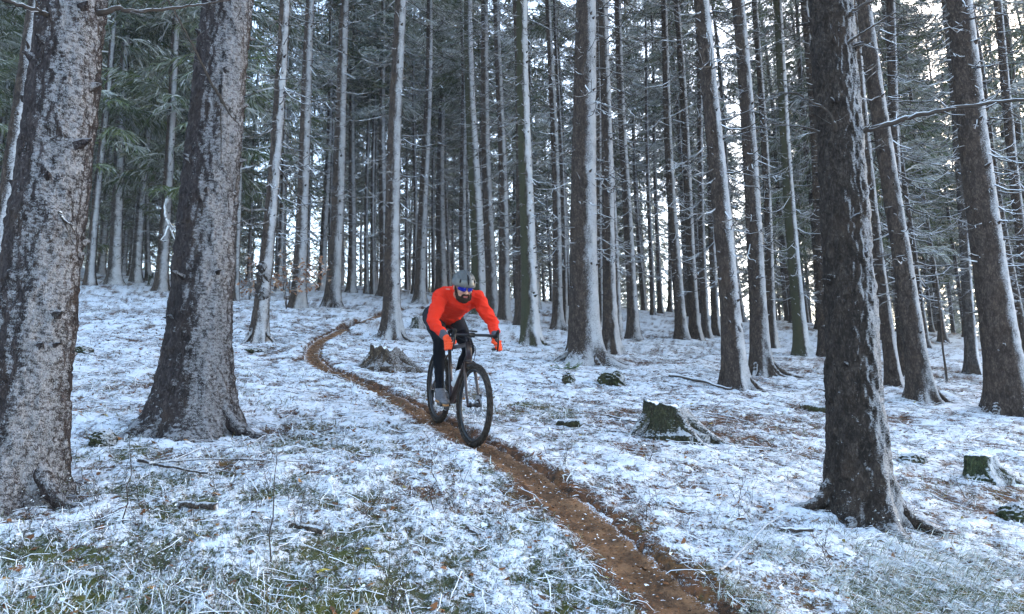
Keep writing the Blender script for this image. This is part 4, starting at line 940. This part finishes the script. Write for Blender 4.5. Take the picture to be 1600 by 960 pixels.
for s in (-1, 1):
    B.tube([BB+[-.03, s*.025, 0], [.2, s*.048, .318], [0, s*.062, RW]], [.013, .010, .009], 8); B.tube([ST+[.0, s*.014, -.08], [.12, s*.045, .5], [0, s*.062, RW]], [.010, .008, .008], 8)
    B.box((0, s*.062, RW), (.045, .008, .045))
obj('frame', B.mesh('frame', M['carbon']), bike)
B = Bag(); B.tube([HB+[0, 0, .005], HB+[.008, 0, -.025]], [.026, .024], 12)
B.tube([HB+[.006, -.042, -.03], HB+[.006, .042, -.03]], .018, 10)
for s in (-1, 1): B.tube([HB+[.006, s*.042, -.025], [WB-.115, s*.050, .58], [WB-.05, s*.053, .44], [WB, s*.055, RW]], [.016, .014, .012, .010], 10); B.box((WB, s*.056, RW), (.028, .01, .034))
fk = obj('fork', B.mesh('fork', M['carbon']), bike)
fc = obj('brake_caliper', Bag().box((WB-.035, .058, RW+.055), (.04, .03, .06)).mesh('brake_caliper', M['black'], False), bike)
obj('brake_caliper', Bag().box((.05, .055, RW+.045), (.06, .026, .035)).mesh('brake_caliper', M['black'], False), bike)
up = (HT-HB)/np.linalg.norm(HT-HB)
_st = Matrix.Translation(Vector(HB)) @ Matrix.Rotation(R(4), 4, Vector(up)) @ Matrix.Translation(-Vector(HB))   # front wheel turned a little into the bend
fk.matrix_local = _st; fc.matrix_local = _st; fw.matrix_local = _st @ Matrix.Translation((WB, 0, RW)); SB = HT+up*.03; BC = np.array([WB-.135, 0, .93])
obj('stem', Bag().tube([HT, HT+up*.055], .0185, 12).tube([SB, BC], [.019, .017], 12).tube([BC+[0, -.024, 0], BC+[0, .024, 0]], .021, 12).mesh('stem', M['black']), bike)
bar = []
HX, HZ = BC[0], BC[2]
half = [(0, 0, 0), (0, .09, .0), (.004, .148, .0), (.02, .176, -.002), (.05, .187, -.004), (.072, .193, -.018), (.080, .199, -.045), (.070, .205, -.078), (.045, .210, -.104), (.005, .214, -.118), (-.05, .218, -.124)]
pts = [(HX+a, -b, HZ+c) for a, b, c in half[::-1]]+[(HX+a, b, HZ+c) for a, b, c in half[1:]]
hb = obj('handlebar', Bag().tube(catmull(pts, 5), .0125, 10).mesh('handlebar', M['black']), bike)
for s in (-1, 1):
    C = Blob(); C.chain([(HX+.06, s*.190, HZ-.008), (HX+.105, s*.191, HZ+.010), (HX+.128, s*.191, HZ+.048)], [.019, .0175, .014]); obj('brake_hood', C.remesh('brake_hood', .005, M['rubber'], 2), bike)
    obj('brake_lever', Bag().tube(catmull([(HX+.125, s*.192, HZ+.02), (HX+.135, s*.194, HZ-.03), (HX+.122, s*.198, HZ-.085), (HX+.100, s*.201, HZ-.125)], 4), np.linspace(.010, .006, 13), 8).mesh('brake_lever', M['black']), bike)
B = Bag(); B.box((HX+.03, 0, HZ+.035), (.075, .05, .014)); obj('cycle_computer', B.mesh('cycle_computer', M['black'], False), bike)
obj('brake_hose', Bag().tube(catmull([(HX+.05, -.15, HZ-.01), (HX+.075, -.06, HZ-.06), (HX+.05, .02, HZ-.10), (HB[0]+.03, .035, HB[2]-.02)], 6), .0028, 6).mesh('brake_hose', M['rubber']), bike)
obj('seat_post', Bag().tube([ST+[-.010, 0, .03], [.245, 0, .915]], .0138, 12).mesh('seat_post', M['black']), bike)
C = Blob(); C.chain([(.115, -.055, .945), (.22, 0, .942), (.36, 0, .938)], [.028, .030, .020], flat=.6); C.chain([(.115, .055, .945), (.22, 0, .942)], [.028, .030], flat=.6); C.cap((.11, -.05, .945), (.11, .05, .945), .028, .028)
obj('saddle', C.remesh('saddle', .007, M['black'], 5), bike)
PED = {}
for s, ang in ((-1, 0.), (1, math.pi)):                             # right crank points forward, left crank back
    e = BB+np.array([.172*math.cos(ang), s*.075, .172*math.sin(ang)-.0])
    obj('crank_arm', Bag().tube([BB+[0, s*.05, 0], e], [.017, .012], 10).mesh('crank_arm', M['black']), bike)
    p = e+np.array([0, s*.052, 0]); PED[s] = p
    obj('pedal', Bag().tube([e, p+[0, s*.04, 0]], .007, 8).box(p, (.085, .085, .016)).box(p+[.045, 0, 0], (.012, .095, .02)).box(p-[.045, 0, 0], (.012, .095, .02)).mesh('pedal', M['black'], False), bike)
V = []; n = 84
for i in range(n):
    a = 2*math.pi*i/n; r = .083+.004*(i % 2)
    V += [(BB[0]+r*math.cos(a), -.047, BB[2]+r*math.sin(a)), (BB[0]+.045*math.cos(a), -.047, BB[2]+.045*math.sin(a)), (BB[0]+.045*math.cos(a), -.043, BB[2]+.045*math.sin(a)), (BB[0]+r*math.cos(a), -.043, BB[2]+r*math.sin(a))]
idx = np.arange(n*4).reshape(n, 4); q = np.stack([idx, np.roll(idx, -1, 1), np.roll(np.roll(idx, -1, 0), -1, 1), np.roll(idx, -1, 0)], -1).reshape(-1, 4)
obj('chainring', Bag().add(V, q).mesh('chainring', M['black'], False), bike)
B = Bag()
for k, r in enumerate((.060, .052, .044, .036, .028)): B.tube([(0, -.048+.006*k, RW), (0, -.045+.006*k, RW)], r, 24)
obj('cassette', B.mesh('cassette', M['steel'], False), bike)
obj('derailleur', Bag().tube([(-.005, -.06, RW-.03), (.0, -.062, RW-.08), (.02, -.055, RW-.16)], [.014, .016, .009], 8).tube([(0, -.052, RW-.075), (0, -.046, RW-.075)], .024, 14).tube([(.02, -.052, RW-.155), (.02, -.046, RW-.155)], .024, 14).mesh('derailleur', M['black']), bike)
obj('chain', Bag().tube([(BB[0], -.045, BB[2]+.085), (0, -.040, RW+.046)], .004, 5).tube([(BB[0], -.045, BB[2]-.085), (.02, -.049, RW-.178)], .004, 5).mesh('chain', M['steel']), bike)
dt = (HB-BB)/np.linalg.norm(HB-BB); nrm = np.array([-dt[2], 0, dt[0]])
b0 = BB+dt*.16+nrm*.066
bt = obj('water_bottle', Bag().tube([b0, b0+dt*.01, b0+dt*.10, b0+dt*.115, b0+dt*.13, b0+dt*.17, b0+dt*.185, b0+dt*.19, b0+dt*.215], [.032, .036, .036, .031, .036, .036, .024, .013, .011], 16).mesh('water_bottle', plain('translucent_white_plastic', (.6, .63, .68), .35)), bike)
obj('bottle_cage', Bag().tube([b0-dt*.01, b0-nrm*.035, b0+dt*.12-nrm*.036], .004, 6).tube([b0+dt*.06+nrm*.038, b0+dt*.06+[0, .039, 0], b0+dt*.06-nrm*.038, b0+dt*.06-[0, .039, 0], b0+dt*.06+nrm*.038], .004, 6).mesh('bottle_cage', M['black']), bike)

# ------------------------------------------------------------------ cyclist
person = thing('person', 'cyclist in orange-red jersey, black tights and grey helmet standing on the pedals', 'person'); person.matrix_world = BIKE
M['skin'] = plain('skin', (.42, .23, .17), .5, bump=.001, bscale=150, var=.08)
M['jersey'] = plain('orange_red_jersey', (.60, .026, .010), .85, bump=.0015, bscale=260, var=.08)
M['zip'] = plain('dark_red_collar', (.40, .03, .015), .85)
M['tights'] = plain('black_tights', (.006, .007, .010), .7, bump=.001, bscale=200, var=.25)
M['tights'].node_tree.nodes['Principled BSDF'].inputs['Specular IOR Level'].default_value = .03
M['shorts'] = plain('dark_grey_shorts', (.016, .017, .022), .85, bump=.001, bscale=160, var=.2)
M['glove'] = plain('orange_gloves', (.72, .070, .022), .8, bump=.001, bscale=220, var=.12)
M['cuff'] = plain('grey_cuff', (.065, .065, .08), .9)
M['helmet'] = plain('grey_helmet_shell', (.085, .086, .082), .34, .25, var=.1, bscale=20)
M['lens'] = plain('mirrored_blue_lens', (.010, .022, .34), .15, .6)
M['beard'] = plain('dark_beard', (.025, .016, .012), .9, bump=.003, bscale=140, var=.4)
M['shoe'] = plain('grey_shoe', (.10, .10, .11), .6, var=.3, bscale=30)
M['gum'] = plain('gum_sole', (.30, .16, .07), .7)
A = np.array
def ik(a, b, l1, l2, pole):
    a, b = A(a, float), A(b, float); d = b-a; L = min(np.linalg.norm(d), l1+l2-.004); t = d/np.linalg.norm(d)
    x = (l1*l1-l2*l2+L*L)/(2*L); h = math.sqrt(max(l1*l1-x*x, 0)); p = A(pole, float); p = p-t*(p@t); p /= np.linalg.norm(p)
    return a+t*x+p*h
SH = {s: A([.50, s*.172, 1.238]) for s in (-1, 1)}
HIP = {s: A([.045, s*.095, 1.03]) for s in (-1, 1)}
GR = {s: A([HX+.066, s*.206, HZ-.085]) for s in (-1, 1)}                 # grip in the bend of the drops
WR = {s: GR[s]+A([-.075, s*.016, .055]) for s in (-1, 1)}
EL = {s: ik(SH[s], WR[s], .295, .265, (-.6, s*.75, -.25)) for s in (-1, 1)}
BALL = {s: PED[s]+A([.0, s*.004, .030]) for s in (-1, 1)}
pitch = {-1: -.05, 1: -.12}
ANK = {s: BALL[s]+A([-.125, 0, .085]) for s in (-1, 1)}
KN = {s: ik(HIP[s], ANK[s], .44, .435, (1, s*.16, .1)) for s in (-1, 1)}
HD = A([.700, -.03, 1.328])
def hp(f, l, u): return HD+A([f, l, u])@A([[.951, .0, -.309], [0, 1, 0], [.309, 0, .951]])
def _zip():
    P = [(.60+.02*t-.10*t*t*1.6, 0, 1.285-.21*t) for t in np.linspace(0, 1, 8)]
    return P
def fingers(blob, s, g):
    ax = A([.28, s*.06, -.95]); ax /= np.linalg.norm(ax); e1 = A([-.35, s*1., 0.]); e1 = e1-ax*(e1@ax); e1 /= np.linalg.norm(e1)
    e2 = A([1., 0, 0]); e2 = e2-ax*(e2@ax)-e1*(e2@e1); e2 /= np.linalg.norm(e2)
    P = lambda an, r, z: GR[s]+(e1*math.cos(an)+e2*math.sin(an))*r+ax*z
    for i, (z, l) in enumerate(((-.036, .94), (-.013, 1.05), (.010, 1.0), (.031, .82))):
        an = [-.25, .75*l, 1.75*l, 2.65*l]; blob.chain([P(k, r, z+.004*math.sin(i)) for k, r in zip(an, (.040, .036, .029, .025))], [.0118*g, .0108*g, .0098*g, .0086*g])
    for z in (-.034, -.012, .010, .030): blob.cap(WR[s]+A([.012, s*.006, -.008]), P(-.25, .037, z), .019*g, .0135*g)
    th0 = WR[s]+A([.022, -s*.018, -.006]); blob.chain([th0, GR[s]+A([.0, -s*.036, .036]), GR[s]+A([.030, -s*.030, .028]), GR[s]+A([.044, -s*.012, .020])], [.016*g, .0135*g, .0115*g, .0095*g])
def torso(b, g):
    b.cap((.03, 0, 1.05), (.22, 0, 1.11), .145*g, .140*g, flat=.80); b.cap((.22, 0, 1.11), (.42, 0, 1.21), .140*g, .160*g, flat=.74)
    b.cap((.475, -.12, 1.245), (.475, .12, 1.245), .076*g, .076*g); b.cap((.42, 0, 1.21), (.50, 0, 1.245), .15*g, .10*g, flat=.7)
    for s in (-1, 1): b.cap((.33, s*.09, 1.175), SH[s], .085*g, .066*g)
def arm(b, s, g, end=1.):
    w = EL[s]+(WR[s]-EL[s])*end
    b.cap(SH[s], EL[s]*.5+SH[s]*.5, .062*g, .053*g); b.cap(EL[s]*.5+SH[s]*.5, EL[s], .053*g, .044*g); m = EL[s]*.6+WR[s]*.4; b.cap(EL[s], m, .044*g, .043*g); b.cap(m, w, .043*g, (.043-.015*end)*g)
def leg(b, s, g, thigh=True, calf=True):
    if thigh: b.cap(HIP[s], HIP[s]*.5+KN[s]*.5, .092*g, .078*g); b.cap(HIP[s]*.5+KN[s]*.5, KN[s], .078*g, .056*g)
    if calf:
        m = KN[s]*.65+ANK[s]*.35+A([-.02, 0, 0]); b.cap(KN[s], m, .056*g, .055*g); b.cap(m, ANK[s], .055*g, .036*g); b.cap(ANK[s], BALL[s]+A([-.10, 0, .035]), .036*g, .036*g)
b = Blob(); torso(b, .93)
for s in (-1, 1):
    arm(b, s, .88); fingers(b, s, .9); leg(b, s, .93); b.cap(ANK[s], BALL[s]+A([.03, 0, .0]), .026, .022, flat=.8)
b.cap((.03, -.07, 1.03), (.03, .07, 1.03), .105, .105)
b.cap((.50, -.01, 1.26), hp(-.02, 0, -.04), .062, .056)
b.ell(hp(-.012, 0, .035), (.095, .076, .088)); b.ell(hp(.028, 0, -.045), (.062, .056, .060)); b.cap(hp(.05, 0, -.088), hp(.062, 0, -.085), .026, .024)
b.chain([hp(.078, 0, .022), hp(.098, 0, -.006), hp(.104, 0, -.016)], [.010, .013, .014]); b.cap(hp(.076, -.034, .034), hp(.076, .034, .034), .015, .015)
for s in (-1, 1): b.cap(hp(-.012, s*.078, .012), hp(-.016, s*.080, -.020), .016, .011, flat=.5); b.ell(hp(.062, s*.040, -.012), (.024, .022, .02))
body = obj('body', b.remesh('body', .0075, M['skin'], 3), person)
obj('mouth', Blob().cap(hp(.087, -.018, -.050), hp(.087, .018, -.050), .007, .007).cap(hp(.090, -.010, -.056), hp(.090, .010, -.056), .007, .007).remesh('mouth', .003, plain('lips', (.30, .09, .08), .5), 2), body)
bd = Blob(); bd.ell(hp(.040, 0, -.082), (.058, .057, .042)); bd.cap(hp(.09, -.022, -.036), hp(.09, .022, -.036), .008, .008)
for s in (-1, 1): bd.chain([hp(.0, s*.073, -.005), hp(.02, s*.064, -.05), hp(.05, s*.05, -.08)], [.009, .013, .02]); bd.cap(hp(.088, s*.026, -.038), hp(.078, s*.032, -.07), .009, .012)
bd.ell(hp(.076, 0, -.092), (.028, .034, .026))
obj('beard', bd.remesh('beard', .004, M['beard'], 2, lambda c: .003*fbm(c[:, 0]*130, c[:, 1]*130+c[:, 2]*130, 4, 2)), body)
def wr(c): return .009*(1-2*np.abs(vn(c[:, 0]*13+c[:, 1]*5, c[:, 2]*22+c[:, 1]*9, 3)))+.004*vn(c[:, 0]*40, c[:, 2]*55+c[:, 1]*22, 7)
b = Blob(); torso(b, 1.04); b.cap((.06, 0, 1.06), (.16, 0, 1.09), .15, .15, flat=.82)
for s in (-1, 1): arm(b, s, 1.10, .70)
jersey = obj('jersey', b.remesh('jersey', .008, M['jersey'], 3, wr), person)
obj('collar', Blob().cap((.51, -.012, 1.27), (.56, -.02, 1.315), .073, .068).remesh('collar', .006, M['jersey'], 3, lambda c: .003*vn(c[:, 0]*60, c[:, 1]*40, 3)), jersey)
b = Blob(); b.cap((.03, -.07, 1.03), (.03, .07, 1.03), .118, .118); b.ell((.0, 0, 1.05), (.14, .155, .115))
for s in (-1, 1): leg(b, s, 1.0)
tights = obj('tights', b.remesh('tights', .008, M['tights'], 3, lambda c: .003*vn(c[:, 0]*30, c[:, 2]*40+c[:, 1]*11, 6)), person)
b = Blob(); b.cap((.025, -.075, 1.03), (.025, .075, 1.03), .124, .124); b.ell((-.005, 0, 1.05), (.15, .168, .122))
for s in (-1, 1): b.cap(HIP[s], HIP[s]*.55+KN[s]*.45, .099, .088)
obj('shorts', b.remesh('shorts', .008, M['shorts'], 3, lambda c: .004*vn(c[:, 0]*22, c[:, 2]*30+c[:, 1]*9, 8)), person)
for s in (-1, 1):
    b = Blob(); fingers(b, s, 1.12); b.cap(WR[s], WR[s]*.9+EL[s]*.1, .030, .033); obj('glove', b.remesh('glove', .0045, M['glove'], 2), person)
    c0 = WR[s]*.90+EL[s]*.10; c1 = WR[s]*.72+EL[s]*.28; obj('cuff', Blob().cap(c0, c1, .037, .040).remesh('cuff', .005, M['cuff'], 2), person)
    b = Blob(); q = BALL[s]; b.cap(q+A([-.15, 0, .010]), q+A([.075, 0, .0]), .034, .028, flat=.8); b.cap(q+A([-.04, 0, .022]), ANK[s]+A([-.005, 0, -.012]), .037, .045); b.cap(q+A([.0, 0, .01]), q+A([-.06, 0, .045]), .034, .038); b.cap(q+A([.03, -.018, .0]), q+A([.03, .018, .0]), .030, .030, flat=.8); b.cap(ANK[s]+A([-.03, 0, -.05]), q+A([-.15, 0, .01]), .036, .034)
    sh = obj('shoe', b.remesh('shoe', .006, M['shoe'], 2), person)
    b = Blob()
    for dy in (-.016, 0, .016): b.cap(q+A([-.16, dy, -.020]), q+A([.085, dy*.9, -.022]), .014, .013)
    obj('sole', b.remesh('sole', .005, M['gum'], 1), sh)
# helmet: hollow shell with a flared rear rim and dark vents, straps, mirrored glasses
n, m = 26, 48; V = []
def shell(th, ph, g):
    f = math.sin(th)*math.cos(ph); l = math.sin(th)*math.sin(ph); u = math.cos(th)
    back = max(0, -math.cos(ph)); k = 1+.05*back*math.sin(th)
    ridge = .004*math.cos(ph*0+l*26)*(1 if u > .1 else 0)
    return (.136*g*f*k-.014, (.103*g+ridge*.5)*l, (.106*g)*u+ridge*u+.042)
rows = [(math.radians(3+i*(101-3)/(n-1)), 1.) for i in range(n)]+[(math.radians(101-i*(101-6)/9), .90) for i in range(10)]
for th, g in rows:
    for j in range(m):
        ph = 2*math.pi*j/m; t2 = th*(1-.10*max(0, math.cos(ph))) if th > 1 else th
        V.append(hp(*shell(t2, ph, g)))
idx = np.arange(len(rows)*m).reshape(len(rows), m); q = np.stack([idx[:-1], idx[1:], np.roll(idx, -1, 1)[1:], np.roll(idx, -1, 1)[:-1]], -1).reshape(-1, 4)
helmet = obj('helmet', Bag().add(V, [q, idx[0][None], idx[-1][None, ::-1]]).mesh('helmet', M['helmet']), person)
M['vent'] = plain('black_vent', (.01, .01, .011), .7)
for l, t0, t1, w in ((0, 30, 78, .010), (-.75, 55, 76, .008), (.75, 55, 76, .008)):
    P = [hp(*shell(math.radians(t0+(t1-t0)*i/7), l, 1.012)) for i in range(8)]; obj('vent', Bag().tube(P, w*np.sin(np.linspace(.3, 2.84, 8)), 8).mesh('vent', M['vent']), helmet)
for s in (-1, 1): obj('strap', Bag().tube(catmull([hp(.02, s*.082, .03), hp(.02, s*.074, -.03), hp(.035, s*.045, -.105), hp(.04, 0, -.125)], 4), .005, 6).mesh('strap', M['vent']), helmet)
def lens(s):
    V = []; F = []
    for i in range(9):
        for j in range(13):
            y = s*(.006+.064*j/12); k = j/12; hgt = .021*(1-(2*k-1)**4*.55)*(1-.25*k); z = .018+(i/8-.5)*2*hgt-.004*k
            V.append(hp(.104-.10*(abs(y)/.075)**2.2*.55-.010*(i/8-.5)**2, y, z))
    a = np.arange(9*13).reshape(9, 13); q = np.stack([a[:-1, :-1], a[1:, :-1], a[1:, 1:], a[:-1, 1:]], -1).reshape(-1, 4)
    B = Bag().add(V, q if s > 0 else q[:, ::-1]); V2 = A(V)-A([.003, 0, 0]); B.add(V2, q[:, ::-1] if s > 0 else q); return B.mesh('lens', M['lens'])
gl = obj('sunglasses', Bag().tube(catmull([hp(-.02, -.082, .020), hp(.05, -.074, .034), hp(.098, -.035, .040), hp(.104, 0, .036), hp(.098, .035, .040), hp(.05, .074, .034), hp(-.02, .082, .020)], 5), .0032, 6).mesh('sunglasses', M['black']), person)
for s in (-1, 1): obj('lens', lens(s), gl)
